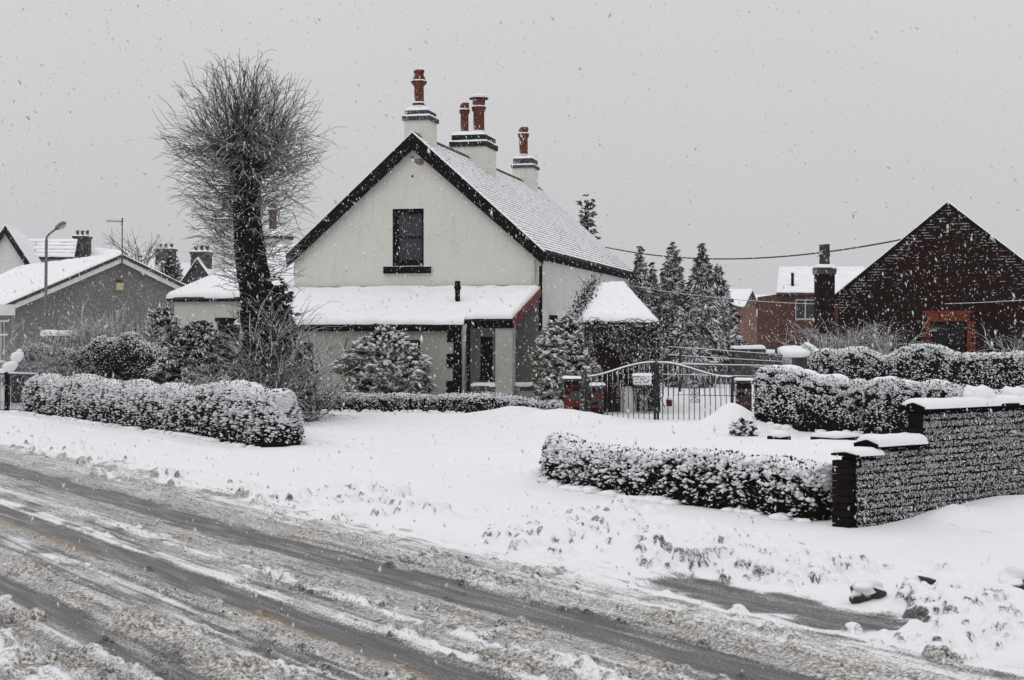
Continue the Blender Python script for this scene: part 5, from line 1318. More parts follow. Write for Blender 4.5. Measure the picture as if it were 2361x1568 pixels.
# bare undergrowth around its foot
twiggy('bare_shrub', 'bare arching shrub growing against the foot of the pollard trunk', ground_at(628, 33.2), (90, 2.7, (40, 88), 0.2, 0.15), 81, 'twig', nsub=7, r0=0.013, lift=-0.1, spread=0.8, curl=0.3)
twiggy('bare_shrub', 'wide bare twiggy shrub reaching in front of the lean-to window', ground_at(665, 34.5), (90, 2.0, (25, 80), 0.34, 0.2), 82, 'twig', nsub=7, r0=0.013, lift=-0.3, spread=0.9, curl=0.3)
twiggy('bare_shrub', 'bare twigs filling the gap between the dark conifer shrub and the pollard', ground_at(560, 32.5), (110, 1.5, (10, 75), 0.32, 0.2), 83, 'twig', nsub=7, r0=0.013, lift=-0.5, spread=0.9, curl=0.35)
twiggy('bare_shrub', 'frosted pale twiggy shrub mounded above the dark overgrown hedge', ground_at(225, 43.2) + np.array((0, 0, 1.3)), (300, 1.35, (0, 75), 0.8, 0.3), 84, 'twig_white', nsub=10, r0=0.010, lift=-0.1, curl=0.25, spread=0.9)
twiggy('bare_shrub', 'frosted arching twigs on the overgrown hedge beside the long roadside hedge', ground_at(130, 42.0) + np.array((0, 0, 0.9)), (200, 1.2, (0, 60), 0.9, 0.3), 85, 'twig_white', nsub=9, r0=0.010, lift=-0.3, curl=0.25, spread=0.9)
twiggy('bare_shrub', 'bare arching brambles on the back hedge below the brick chimney', ground_at(1965, 37.5) + np.array((0, 0, 1.35)), (170, 1.35, (5, 65), 0.5, 0.3), 86, 'twig_white', nsub=8, r0=0.011, lift=-0.4, curl=0.3, spread=0.7)
twiggy('bare_shrub', 'thin bare branches rising over the back hedge right of the orange-edged window', ground_at(2345, 37.0) + np.array((0, 0, 1.3)), (34, 1.3, (10, 55), 0.3, 0.3), 87, 'twig_white', nsub=6, r0=0.012, lift=-0.1, curl=0.2, spread=0.7)
twiggy('bare_shrub', 'wispy bare stems in front of the grey bungalow gable', ground_at(300, 46.5) + np.array((0, 0, 0.9)), (22, 2.3, (55, 85), 0.7, 0.2), 88, 'twig_white', nsub=7, r0=0.014, lift=-0.35, curl=0.3, spread=0.6)
shrub('ivy_thicket', 'dark ivy thicket wrapped around the lower trunk of the pollard', ground_at(618, 33.9), [(0.0, 1.0), (0.8, 0.95), (1.5, 0.75), (2.3, 0.58), (3.0, 0.46), (3.4, 0.3)], 1300, 0.20, 66, leaf='ivy_leaf', lobes=0.55, snowf=0.16, core=0.75)
# snow-bowed bush tips by the fence at far left
sb = thing('snow_bowed_bush', 'two plump snow-laden bush tips leaning above the black fence', 'shrub', ground_at(20, 40.5))
mm = MB()
mm.tube([ground_at(20, 40.5), at(22, 850, 40.5), at(30, 825, 40.5)], [0.03, 0.025, 0.015], 6).build('stem', 'bark', sb)
MB().tube([at(22, 850, 40.5), at(10, 862, 40.4), at(-6, 878, 40.4)], [0.02, 0.015, 0.008], 6).build('stem', 'bark', sb)
obj('snow', scatter(rough_ico(ICO2, 0.35, 7), np.array([at(40, 822, 40.5), at(24, 844, 40.4), at(10, 855, 40.4), at(44, 812, 40.5), at(2, 866, 40.4)]), None, np.array([(0.17, 0.14, 0.16), (0.20, 0.16, 0.14), (0.16, 0.13, 0.09), (0.07, 0.07, 0.10), (0.13, 0.10, 0.06)])), 'snow_clump', sb, True)

# ================================================================== GATE AND PILLARS
GY = 34.8
def gp(px, py, dy=0.0): return at(px, py, GY + dy)
def gx(px): return (px - CX) / FPX * GY
def gzz(py): return CAMH + (HOR - py) / FPX * GY
gate = thing('driveway_gate', 'pair of curved wrought-iron driveway gates dusted with snow', 'gate', (gx(1514), GY, gz1(gx(1514), GY)))
def top_py(px):                                       # the swept top rail
    k = abs(px - 1512) / 172.0
    return 836 + (870 - 836) * (0.5 - 0.5 * math.cos(math.pi * min(1, k ** 1.08)))
xs = np.linspace(1347, 1512, 30)
for a, b in ((1347, 1511), (1516, 1690)):
    rail = [gp(x, top_py(x)) for x in np.linspace(a, b, 34)]
    o = MB().tube(rail, 0.020, 8).build('top_rail', 'metal_dark', gate, True)
    MB().tube([p + np.array((0, 0, 0.017)) for p in rail], 0.021, 7).build('snow', 'snow', o, True)
    MB().tube([gp(a, 972 if a < 1400 else 976), gp(b, 976 if a < 1400 else 966)], 0.014, 6).build('bottom_rail', 'metal_snowed', gate, True)
bar_px = [1364 + 12.1 * i for i in range(12)] + [1528 + 12.2 * i for i in range(13)]
for px in bar_px:
    zt = gzz(top_py(px)); zb = gzz(974)
    MB().tube([(gx(px), GY, zb), (gx(px), GY, zt)], 0.0095, 6).build('bar', 'metal_snowed', gate, True)
for px, w, y0, y1 in ((1351, 0.032, 862, 972), (1510, 0.030, 834, 978), (1517, 0.026, 838, 978), (1688, 0.034, 868, 968)):
    bx(W, gx(px) - w, gx(px) + w, GY - w, GY + w, gzz(y1), gzz(y0)).build('stile', 'metal_snowed', gate)
def spiral(c, r0, turns, sgn, up, n=26, start=0.0):
    return [np.array((c[0] + sgn * r0 * (1 - 0.75 * k / n) * math.cos(start + up * turns * 2 * math.pi * k / n), c[1], c[2] + r0 * (1 - 0.75 * k / n) * math.sin(start + up * turns * 2 * math.pi * k / n))) for k in range(n + 1)]
for cx_ in (1430, 1602):
    m = MB(); c0 = np.array((gx(cx_), GY - 0.02, 0))
    for zc_, up in ((gzz(884), 1), (gzz(900), -1), (gzz(911), 1), (gzz(924), -1)):
        for sg in (1, -1):
            c = c0 + np.array((sg * 0.062, 0, zc_)); s = spiral(c, 0.055, 1.35, -sg, up, 26, 0.0)
            m.tube(s, 0.008, 5)
    for sg in (1, -1):                                # long S strokes joining the curls
        m.tube([np.array((c0[0] + sg * 0.10, c0[1], gzz(884))), np.array((c0[0] + sg * 0.03, c0[1], gzz(893))), np.array((c0[0], c0[1], gzz(897)))], 0.008, 5)
        m.tube([np.array((c0[0] + sg * 0.10, c0[1], gzz(924))), np.array((c0[0] + sg * 0.03, c0[1], gzz(916))), np.array((c0[0], c0[1], gzz(911)))], 0.008, 5)
    m.tube([np.array((c0[0], c0[1], gzz(884))), np.array((c0[0], c0[1], gzz(926)))], 0.010, 5)
    m.build('scroll', 'metal_snowed', gate, True, 'stuff')
lb = thing('letter_box', 'snow-crusted letter box hung on the left leaf of the driveway gate', 'letter box', gp(1480, 888))
bx(W, gx(1459), gx(1501), GY - 0.14, GY - 0.03, gzz(888), gzz(865)).build('box', 'stone_snowed', lb)
obj('snow', snow_slab([(gx(1457), GY - 0.16, gzz(865)), (gx(1503), GY - 0.16, gzz(865)), (gx(1503), GY - 0.01, gzz(865)), (gx(1457), GY - 0.01, gzz(865))], 0.05, 0.05, 0.3, 0.05, 3), 'snow', lb, True)
r = np.random.default_rng(4); N = 420
P = np.stack([r.uniform(gx(1459), gx(1501), N), np.full(N, GY - 0.142), r.uniform(gzz(887), gzz(866), N)], -1); s = r.uniform(0.006, 0.014, N)
obj('snow_crust', scatter(ICO0, P, None, np.stack([s * 1.6, s * 0.6, s * 0.7], -1)), 'snow_clump', lb, True, 'stuff')
# gate pillars built of red brick
PB = [fast_mesh('brick', *bx(W, 0, 0.215, 0, 0.1, 0, 0.065).vf, 'brick_red') for _ in range(1)]
def gate_pillar(px0, px1, ytop, label, dy, seed):
    Y = GY + dy; X0, X1 = (px0 - CX) / FPX * Y, (px1 - CX) / FPX * Y; zt = CAMH + (HOR - ytop) / FPX * Y
    g0 = gz1((X0 + X1) / 2, Y) - 0.2
    t = thing('gate_pillar', label, 'pillar', ((X0 + X1) / 2, Y, g0)); d = X1 - X0
    bx(W, X0 + 0.012, X1 - 0.012, Y + 0.012, Y + d - 0.012, g0, zt).build('core', 'mortar_dark', t)
    rr = random.Random(seed); z = g0; i = 0
    me = [fast_mesh('brick', *bx(W, 0, w, 0, 0.1, 0, 0.065).vf, m_) for w in (d * 0.58 - 0.006, d * 0.42 - 0.006) for m_ in ('brick_red', 'brick_dark_end', 'stone_snowed')]
    side = [fast_mesh('brick', *bx(W, 0, 0.1, 0, d - 0.02, 0, 0.065).vf, m_) for m_ in ('brick_red', 'brick_dark_end', 'stone_snowed')]
    while z + 0.07 < zt - 0.02:
        k = rr.choices([0, 1, 2], [0.45, 0.3, 0.25])[0]; k2 = rr.choices([0, 1, 2], [0.45, 0.3, 0.25])[0]; off = rr.uniform(-0.004, 0.006)
        if i % 2 == 0: piece('brick', me[k], t, (X0, Y + off, z)); piece('brick', me[3 + k2], t, (X0 + d * 0.58, Y - off, z))
        else: piece('brick', me[3 + k], t, (X0, Y + off, z)); piece('brick', me[k2], t, (X0 + d * 0.42, Y - off, z))
        piece('brick', side[rr.choices([0, 1, 2], [0.4, 0.4, 0.2])[0]], t, (X0 - 0.006, Y + 0.11, z)); piece('brick', side[rr.choices([0, 1, 2], [0.4, 0.4, 0.2])[0]], t, (X1 - 0.094, Y + 0.11, z))
        z += 0.075; i += 1
    c = MB().box(W, X0 - 0.05, X1 + 0.05, Y - 0.05, Y + d + 0.05, zt, zt + 0.07).build('cap_stone', 'stone_snowed', t)
    obj('snow', snow_slab([(X0 - 0.05, Y - 0.05, zt + 0.07), (X1 + 0.05, Y - 0.05, zt + 0.07), (X1 + 0.05, Y + d + 0.05, zt + 0.07), (X0 - 0.05, Y + d + 0.05, zt + 0.07)], 0.06, 0.05, 0.3, 0.06, seed), 'snow', c, True)
    return t
gate_pillar(1302, 1336, 880, 'low red brick pillar at the conifer-shrub side of the gate', -0.15, 1)
gate_pillar(1702, 1734, 884, 'low red brick pillar at the hedge side of the gate', 0.0, 2)
gate_pillar(1364, 1392, 895, 'short broken brick pier standing behind the left gate leaf', 1.6, 3)
# log-like edging stones buried in snow before the hedge
for (x0, y0, x1, y1, Y, lab, sd) in ((1770, 1018, 1822, 1020, 27.0, 'short snow-topped edging log on the lawn near the small evergreen', 1), (1870, 1005, 1984, 1008, 27.6, 'long snow-topped edging log on the lawn before the hedge', 2)):
    a, b = at(x0, y0, Y), at(x1, y1, Y); a[2] = gz1(a[0], a[1]) + 0.02; b[2] = gz1(b[0], b[1]) + 0.02
    t = thing('edging_log', lab, 'log', (a + b) / 2)
    MB().tube([a, (a + b) / 2, b], 0.07, 8).build('timber', 'black_paint', t, True)
    MB().tube([a + np.array((0, 0, .06)), (a + b) / 2 + np.array((0, 0, .075)), b + np.array((0, 0, .06))], [0.05, 0.085, 0.05], 8).build('snow', 'snow', t, True)
tub = thing('garden_tub', 'small red tub on the drive behind the gate', 'tub', ground_at(1543, 41))
MB().lathe(ground_at(1543, 41), [(0.07, 0), (0.09, 0.22), (0.10, 0.22), (0.08, 0.23)], 14).build('pot', 'red_paint', tub, True)
obj('snow', scatter(ICO1, np.array([ground_at(1543, 41) + np.array((0, 0, 0.24))]), None, np.array([(0.09, 0.09, 0.04)])), 'snow', tub, True)

# ornamental railing and wire fence across the back of the drive --------------
RY = 46.0
def rp(px, py): return at(px, py, RY)
rail = thing('railing', 'ornamental iron railing with scrolled top panel at the back of the drive', 'railing', ground_at(1660, RY))
for (x0, y0, x1, y1, r_) in ((1520, 840, 1812, 845, 0.022), (1520, 864, 1812, 870, 0.016), (1560, 910, 1812, 914, 0.014)):
    MB().tube([rp(x0, y0), rp(x1, y1)], r_, 6).build('rail', 'metal_snowed', rail)
    if y0 < 900: MB().tube([rp(x0, y0) + np.array((0, 0, r_)), rp(x1, y1) + np.array((0, 0, r_))], r_ * 0.9, 6).build('snow', 'snow', rail, True)
for i in range(24):
    px = 1530 + i * 11.7
    MB().tube([rp(px, 866), rp(px, 914)], 0.009, 5).build('bar', 'metal_snowed', rail)
for i in range(6):
    px = 1545 + i * 46; m = MB()
    m.tube([rp(px, 845), rp(px + 17, 860)], 0.009, 5).tube([rp(px + 34, 845), rp(px + 17, 860)], 0.009, 5)
    for sg in (-1, 1): m.tube(spiral(rp(px + 17 + sg * 10, 858), 0.07, 1.3, sg, 1), 0.008, 5)
    m.build('scroll', 'metal_snowed', rail, True, 'stuff')
fence = thing('wire_fence', 'post and wire fence in front of the conifers', 'fence', ground_at(1690, 52))
for (y0, y1) in ((799, 818), (818, 834), (834, 850)):
    MB().tube([at(1540, y0, 52), at(1810, y1, 50)], 0.016, 5).build('wire', 'twig_white', fence)
for px in (1568, 1690, 1790):
    b = ground_at(px, 51); MB().tube([b, at(px, 803, 51)], 0.05, 6).build('post', 'metal_snowed', fence)
# low stone wall below the far brick houses
fw = thing('stone_wall', 'low snow-topped stone wall in front of the far brick houses', 'wall', ground_at(1760, 58))
MB().box(W, *[(p - CX) / FPX * 58 for p in (1688, 1765)], 58, 58.5, -0.3, CAMH + (HOR - 803) / FPX * 58).box(W, *[(p - CX) / FPX * 58 for p in (1766, 1840)], 58, 58.5, -0.3, CAMH + (HOR - 812) / FPX * 58).build('masonry', 'stone_snowed', fw, kind='stuff')
for a, b, y in ((1686, 1765, 803), (1766, 1842, 812)):
    z = CAMH + (HOR - y) / FPX * 58; x0, x1 = (a - CX) / FPX * 58, (b - CX) / FPX * 58
    obj('snow', snow_slab([(x0, 57.95, z), (x1, 57.95, z), (x1, 58.55, z), (x0, 58.55, z)], 0.12, 0.15, 0.4, 0.12, 4), 'snow', fw, True)
# snow-covered ridge of a shed and stone ornament by the hedge
orn = thing('stone_ornament', 'snow-capped stone finial block at the corner of the back hedge', 'ornament', ground_at(1832, 35.0))
c0 = at(1832, 858, 35.0); s_ = 0.26
MB().lathe((c0[0], c0[1], gz1(c0[0], c0[1])), [(0.20, 0), (0.20, 1.15), (0.30, 1.2), (0.30, 1.45), (0.2, 1.5)], 8).build('block', 'stone_snowed', orn)
obj('snow', scatter(rough_ico(ICO2, 0.3, 9), np.array([(c0[0], c0[1], gz1(c0[0], c0[1]) + 1.55)]), None, np.array([(0.34, 0.28, 0.16)])), 'snow', orn, True)

# ivy hanging from the outbuilding ---------------------------------------------
rng = np.random.default_rng(19)
ivy = thing('ivy', 'dark creeper hanging under the outbuilding eaves beside the white pillar', 'ivy', sp(1440, k0, 0) * np.array((1, 1, 0)))
N = 8500; kx = rng.uniform(1328, 1526, N); hang = rng.uniform(0, 1, N) ** 1.6
depth_ = np.interp(kx, [1328, 1350, 1368, 1420, 1440, 1465, 1480, 1510, 1526], [0.5, 1.2, 0.45, 0.6, 1.1, 1.6, 2.1, 2.2, 1.8])
P = np.array([sp(a, k0 - 0.08, 0) for a in kx]); P[:, 2] = ez - 0.05 - hang * depth_; P[:, 1] += rng.normal(0, 0.10, N)
obj('leaves', scatter(LEAF, P, frames_from(rng.normal(0, 1, (N, 3)) + np.array((0, -0.8, -0.3))), rng.uniform(0.05, 0.11, N)), 'ivy_leaf', ivy)
m = MB()
for i in range(70):
    px = rng.uniform(1330, 1528); st = sp(px, k0 - 0.1, ez + 0.02)
    p_, _ = twig_path(rng, st, (rng.normal(0, 0.4), -0.5, rng.uniform(-0.5, 0.3)), rng.uniform(0.3, 0.9), 5, -1.0, 0.3, 0.15); m.tube(p_, 0.008, 3, False)
for i in range(7):
    px = rng.uniform(1440, 1520); st = sp(px, k0 - 0.05, ez); m.tube(twig_path(rng, st, (rng.normal(0, .15), 0, -1), rng.uniform(1.2, 2.3), 6, 0, 0, 0.08)[0], 0.012, 3, False)
m.build('stems', 'bark', ivy, kind='stuff')
N = 1500; f = rng.uniform(0, 1, N); A_, D_ = A, D
iv2 = thing('ivy', 'dark creeper climbing the left edge of the outbuilding roof', 'ivy', sp(1326, k0, 0) * np.array((1, 1, 0)))
pA, pD = sp(1326, k0, ez), sp(1374, k1, rz2)
P = pA + (pD - pA) * f[:, None] + rng.normal(0, 0.12, (N, 3)) + np.array((-0.05, -0.1, 0.1))
obj('leaves', scatter(LEAF, P, frames_from(rng.normal(0, 1, (N, 3))), rng.uniform(0.05, 0.11, N)), 'ivy_leaf', iv2)
m = MB()
for i in range(14):
    st = pA + (pD - pA) * rng.uniform(0.1, 1.0) + np.array((-0.05, -0.1, 0.1)); m.tube(twig_path(rng, st, (rng.normal(0, .3), -0.1, 1), rng.uniform(0.25, 0.55), 5, 0, 0, 0.12)[0], 0.007, 3, False)
m.build('stems', 'twig', iv2, kind='stuff')

# ================================================================== NEIGHBOURING BUILDINGS
def simple_house(name, label, fr, w, ln, eave, apex, wallm, roofm, openings=(), snow=0.10, over=0.25, barge=None, barge_w=0.2, glass='window_glass', framem='white_paint', ridge_along_y=True, side_open=(), cat='house', courses=0, verge=0.2):
    """gable end at local y = 0 (x 0..w), ridge running back along local y"""
    t = thing(name, label, cat, fr.p(w / 2, 0, 0))
    MB().wall(fr, [(0, eave), (w / 2, apex - 0.02), (w, eave)], -0.3, list(openings), 0, 0.3).build('wall', wallm, t)
    MB().wall(fr, [(0, eave), (w / 2, apex - 0.02), (w, eave)], -0.3, [], ln - 0.3, 0.3).build('wall', wallm, t)
    L = Frame(fr.p(0, 0, 0), fr.deg + 90); MB().wall(L, [(0.3, eave), (ln - 0.3, eave)], -0.3, [(a, b, c, d) for a, b, c, d, *_ in side_open], -0.3, 0.3).build('wall', wallm, t)
    Rr = Frame(fr.p(w, 0, 0), fr.deg + 90); MB().wall(Rr, [(0.3, eave), (ln - 0.3, eave)], -0.3, [], 0, 0.3).build('wall', wallm, t)
    k = (apex - eave) / (w / 2)
    for sg in (-1, 1):
        xe = -over if sg < 0 else w + over; ze = eave - over * k + 0.08
        q = [fr.p(xe, -verge, ze), fr.p(w / 2, -verge, apex + 0.08), fr.p(w / 2, ln + verge, apex + 0.08), fr.p(xe, ln + verge, ze)]
        r_ = MB().slab(q, 0.12).build('roof', roofm, t)
        up = np.array((0, 0, 0.005)); qq = [q[0] + up, q[3] + up, q[2] + up, q[1] + up]
        if courses:
            for i in range(courses):
                f0, f1 = i / courses, (i + 0.80) / courses
                a0 = qq[0] + (qq[3] - qq[0]) * f0; b0 = qq[1] + (qq[2] - qq[1]) * f0; c0_ = qq[1] + (qq[2] - qq[1]) * f1; d0 = qq[0] + (qq[3] - qq[0]) * f1
                obj('snow', snow_slab([a0, b0, c0_, d0], 0.07, 0.16, 0.4, 0.06, i, (1, 1, 1, 1), 0.05), 'snow', r_, True)
        elif snow: obj('snow', snow_slab(qq, snow, 0.22, 0.3, 0.18, 5, (1, 1, 0, 1), 0.05), 'snow', r_, True)
        if barge:
            zt = lambda x: apex + 0.07 - abs(x - w / 2) * k
            MB().prism(fr, [(w / 2, zt(w / 2)), (xe, zt(xe)), (xe, zt(xe) - barge_w), (w / 2, zt(w / 2) - barge_w)], -verge - 0.04, -verge - 0.002).build('bargeboard', barge, t)
    for o in openings: window(t, fr, *o, 0, 0.06, False, framem, glass, 1, 0.10, None, ((o[2] + (o[3] - o[2]) * 0.68),))
    for a, b, c, d, *_ in side_open:
        WFr = Frame(fr.p(-0.3, 0, 0) + fr.ex * 0.3, fr.deg - 90)   # faces outwards on the left side
        window(t, WFr, -b, -a, c, d, 0.0, 0.07, False, framem, glass, 2, 0.02, None, (c + (d - c) * 0.66,))
    return t
def stack(parent, fr, x, y, w, d, z0, z1, mat, pots=2, potm='pot_snowed', head='stone_snowed', poth=0.5):
    c = bx(fr, x - w / 2, x + w / 2, y - d / 2, y + d / 2, z0, z1).build('chimney', mat, parent)
    bx(fr, x - w / 2 - 0.07, x + w / 2 + 0.07, y - d / 2 - 0.07, y + d / 2 + 0.07, z1, z1 + 0.14).build('chimney_head', head, c)
    p = [fr.p(x - w / 2 - 0.07, y - d / 2 - 0.07, z1 + 0.14), fr.p(x + w / 2 + 0.07, y - d / 2 - 0.07, z1 + 0.14), fr.p(x + w / 2 + 0.07, y + d / 2 + 0.07, z1 + 0.14), fr.p(x - w / 2 - 0.07, y + d / 2 + 0.07, z1 + 0.14)]
    obj('snow', snow_slab(p, 0.08, 0.12, 0.3, 0.10, 2), 'snow', c, True)
    for i in range(pots):
        px = x + (i - (pots - 1) / 2) * w / pots
        MB().lathe(fr.p(px, y, z1 + 0.14), [(0.13, 0), (0.13, 0.08), (0.10, 0.12), (0.095, poth - 0.1), (0.12, poth - 0.08), (0.12, poth), (0.08, poth)], 12).build('chimney_pot', potm, c, True)
    return c
# grey pebble-dashed bungalow (left): gable along the road normal
BN = Frame((-18.76, 55.7, 0), 34.5)
bung = simple_house('bungalow', 'grey pebble-dashed bungalow with a snow-covered low roof and white bargeboards', BN, 8.06, 13.0, 3.2, 5.0, 'pebble_dash', 'brown_tile', [], 0.13, 0.45, 'white_paint', 0.26, side_open=[(1.0, 2.6, 0.9, 2.55)], verge=0.25)
bx(BN, -0.62, -0.10, -0.34, 0.35, 2.72, 3.12).build('boxed_eaves', 'white_paint', bung)
for sg in (-1, 1):
    xe = -0.47 if sg < 0 else 8.53; kk = (5.0 - 3.2) / 4.03; zt = lambda x: 5.13 - abs(x - 4.03) * kk
    MB().prism(BN, [(4.03, zt(4.03)), (xe, zt(xe)), (xe, zt(xe) - 0.13), (4.03, zt(4.03) - 0.13)], -0.335, -0.292).build('verge_tiles', 'brown_tile', bung)
bx(BN, 3.88, 4.16, -0.10, -0.003, 3.74, 4.02).build('alarm_box', 'alarm_yellow', bung); bx(BN, 3.92, 4.12, -0.05, -0.003, 4.06, 4.14).build('vent', 'brick_red', bung)
aer = thing('television_aerial', 'television aerial on a tall mast at the bungalow gable peak', 'aerial', BN.p(4.05, -0.1, 5.0))
MB().tube([BN.p(4.03, -0.32, 4.7), BN.p(4.03, -0.32, 6.55)], 0.025, 6).build('mast', 'metal_dark', aer)
ap = BN.p(4.03, -0.32, 6.42); aq = ap + np.array((-0.62, 0.0, 0.02))
MB().tube([ap + np.array((0.05, 0, 0)), aq], 0.014, 5).build('boom', 'metal_dark', aer)
for i in range(11):
    c = ap + (aq - ap) * (0.05 + 0.093 * i); MB().tube([c + np.array((0, -0.12, -0.06)), c + np.array((0, 0.12, 0.06))], 0.008, 4).build('element', 'metal_dark', aer)
MB().tube([ap + np.array((0.0, -0.1, -0.16)), ap + np.array((0.0, 0.1, 0.14))], 0.02, 4).build('reflector', 'metal_dark', aer)
# white gabled house beyond, with tiled roof and big chimney
WHF = Frame(at(-70, 600, 84) * np.array((1, 1, 0)), 12)
wh = simple_house('white_house', 'white gabled house with dark bargeboards behind the bungalow roof', WHF, 3.9, 10, 5.0, 8.1, 'white_render', 'brown_tile', [], 0.1, 0.3, 'black_paint', 0.5)
TF = Frame(at(40, 600, 93) * np.array((1, 1, 0)), 3)
th_ = thing('tiled_house', 'house with rows of snow-edged roof tiles and a stone chimney beyond the bungalow', 'house', TF.p(2, 0, 0))
ze, zr_ = TF.z_px(592, 1, 0), TF.z_px(553, 1, 4)
bx(TF, -2.2, 3.6, 0.3, 8, 0, ze).build('wall', 'grey_render', th_)
q = [TF.p(-2.4, 0, ze), TF.p(3.55, 0, ze), TF.p(3.05, 3.0, zr_), TF.p(-2.4, 3.0, zr_)]
r_ = MB().slab(q, 0.15).build('roof', 'black_paint', th_)
for i in range(5):
    f0, f1 = i / 5 + 0.0, (i + 0.62) / 5
    a0, b0, c0_, d0 = [q[0] + (q[3] - q[0]) * f0, q[1] + (q[2] - q[1]) * f0, q[1] + (q[2] - q[1]) * f1, q[0] + (q[3] - q[0]) * f1]
    obj('snow', snow_slab([x + np.array((0, 0, 0.01)) for x in (a0, b0, c0_, d0)], 0.10, 0.2, 0.3, 0.08, i, (1, 0, 1, 0), 0.03), 'snow', r_, True)
stack(th_, TF, 3.2, 3.6, 0.95, 0.9, 3, TF.z_px(550, 3, 3.6), 'stone_snowed', 3, 'stone_snowed', poth=0.4)
q2 = [TF.p(3.7, 1.5, ze - 0.6), TF.p(9.2, 1.5, ze - 0.9), TF.p(9.2, 5, zr_ - 1.1), TF.p(3.7, 5, zr_ - 0.5)]
r2 = MB().slab(q2, 0.15).build('roof', 'brown_tile', th_); obj('snow', snow_slab([x + np.array((0, 0, 0.01)) for x in q2], 0.1, 0.3, 0.3, 0.1, 3), 'snow', r2, True)
bx(TF, 3.8, 9.1, 1.9, 7, 0, ze - 1.0).build('wall', 'grey_render', th_)
# two stone chimneys and gables between bungalow and house
for (px, ytop, w, Y, lab, sd) in ((378, 565, 40, 96, 'distant grey house gable with a crowded stone chimney behind bare trees', 1), (459, 573, 40, 80, 'distant stone gable with snow-edged roof and broad chimney left of the house wing', 2)):
    fr = Frame(at(px - 50, 600, Y) * np.array((1, 1, 0)), -8); wd_ = 100 / FPX * Y
    za = fr.z_px(600 if sd == 2 else 606, 1, 0)
    t = simple_house('stone_house', lab, fr, wd_, 8, za - 1.6, za, 'stone_snowed', 'slate', [], 0.1, 0.15, None)
    stack(t, fr, wd_ / 2, 0.5, w / FPX * Y, 0.8, za - 1, fr.z_px(ytop + 14, wd_ / 2, 0.5), 'stone_snowed', 3, 'stone_snowed', poth=0.34)
# brick garden wall behind the overgrown hedge
bw = thing('brick_wall', 'low red brick wall with a snow cap behind the overgrown hedge', 'wall', ground_at(240, 47))
for a, b in ((95, 182), (330, 405)):
    x0, x1 = (a - CX) / FPX * 47, (b - CX) / FPX * 47; z = CAMH + (HOR - 772) / FPX * 47
    bx(W, x0, x1, 47, 47.25, -0.2, z).build('masonry', 'red_brickwork', bw)
    obj('snow', snow_slab([(x0 - .03, 46.96, z), (x1 + .03, 46.96, z), (x1 + .03, 47.29, z), (x0 - .03, 47.29, z)], 0.14, 0.1, 0.3, 0.1, 6), 'snow', bw, True)
# street lamp
lp = ground_at(104, 50); ltop = at(107, 553, 50)
lamp = thing('street_lamp', 'grey street lamp with an angled arm in front of the bungalow', 'street lamp', lp)
MB().tube([lp, (lp[0], lp[1], lp[2] + 1.4), (lp[0], lp[1], lp[2] + 1.45), ltop], [0.10, 0.10, 0.06, 0.05], 10).build('pole', 'lamp_grey', lamp, True)
hd = at(134, 524, 50)
MB().tube([ltop, ltop + np.array((0.02, 0, 0.10)), ltop + np.array((0.10, 0, 0.20)), hd + np.array((-0.08, 0, -0.06))], 0.035, 8).build('arm', 'lamp_grey', lamp, True)
dr = np.array((math.cos(R(33)), 0, math.sin(R(33))))
MB().tube([hd - dr * 0.12, hd - dr * 0.05, hd + dr * 0.12, hd + dr * 0.26, hd + dr * 0.32], [0.03, 0.085, 0.11, 0.08, 0.02], 10).build('head', 'lamp_grey', lamp, True)
obj('glass', scatter(ICO1, np.array([hd + dr * 0.12 + np.array((0.04, -0.02, -0.06))]), frames_from(np.array([dr])), np.array([(0.16, 0.085, 0.06)])), 'lamp_glass', lamp, True)
# black railing at far left
bf = thing('metal_fence', 'black metal railing with a snow-lined top rail at the far left', 'fence', ground_at(30, 38.3))
FY = 38.3
def fp(px, py): return at(px, py, FY)
o = MB().tube([fp(-40, 860), fp(86, 864)], 0.025, 6).build('rail', 'metal_dark', bf); MB().tube([fp(-40, 858), fp(86, 862)], 0.024, 6).build('snow', 'snow', o, True)
MB().tube([fp(-40, 945), fp(80, 945)], 0.015, 6).build('rail', 'metal_dark', bf)
for i in range(38):
    px = -36 + i * 3.1; MB().tube([fp(px, 950), fp(px, 862)], 0.009, 4).build('bar', 'metal_dark', bf)
bx(W, fp(12, 0)[0], fp(20, 0)[0], FY - 0.05, FY + 0.05, -0.1, fp(0, 858)[2]).build('post', 'black_paint', bf)

# dark brick gable at the right ------------------------------------------------
AY = 40.0
ax = (2185 - CX) / FPX * AY; az = CAMH + (HOR - 474) / FPX * AY
DF = Frame((ax, AY, 0), -20.0)
hw_ = -DF.at_px(1932, 0); k = (az - DF.z_px(682, -hw_, 0)) / hw_
DF.o = DF.o - DF.ex * hw_
ow = 2 * hw_
zopen = lambda py: DF.z_px(py, hw_, 0)
wo_ = (DF.at_px(2146, 0), DF.at_px(2229, 0), zopen(830), zopen(742))
dark = thing('brick_house', 'tall dark brick gable with orange brick dressings round a dark window', 'house', DF.p(hw_, 0, 0))
eav = az - hw_ * k
MB().wall(DF, [(0, eav), (hw_, az - 0.05), (ow, eav)], -0.3, [wo_], 0, 0.3).build('gable_wall', 'dark_brickwork', dark)
MB().wall(DF, [(0, eav), (hw_, az - 0.05), (ow, eav)], -0.3, [], 9.7, 0.3).build('gable_wall', 'dark_brickwork', dark)
for x in (0, ow - 0.3): bx(DF, x, x + 0.3, 0.3, 9.7, -0.3, eav).build('side_wall', 'dark_brickwork', dark)
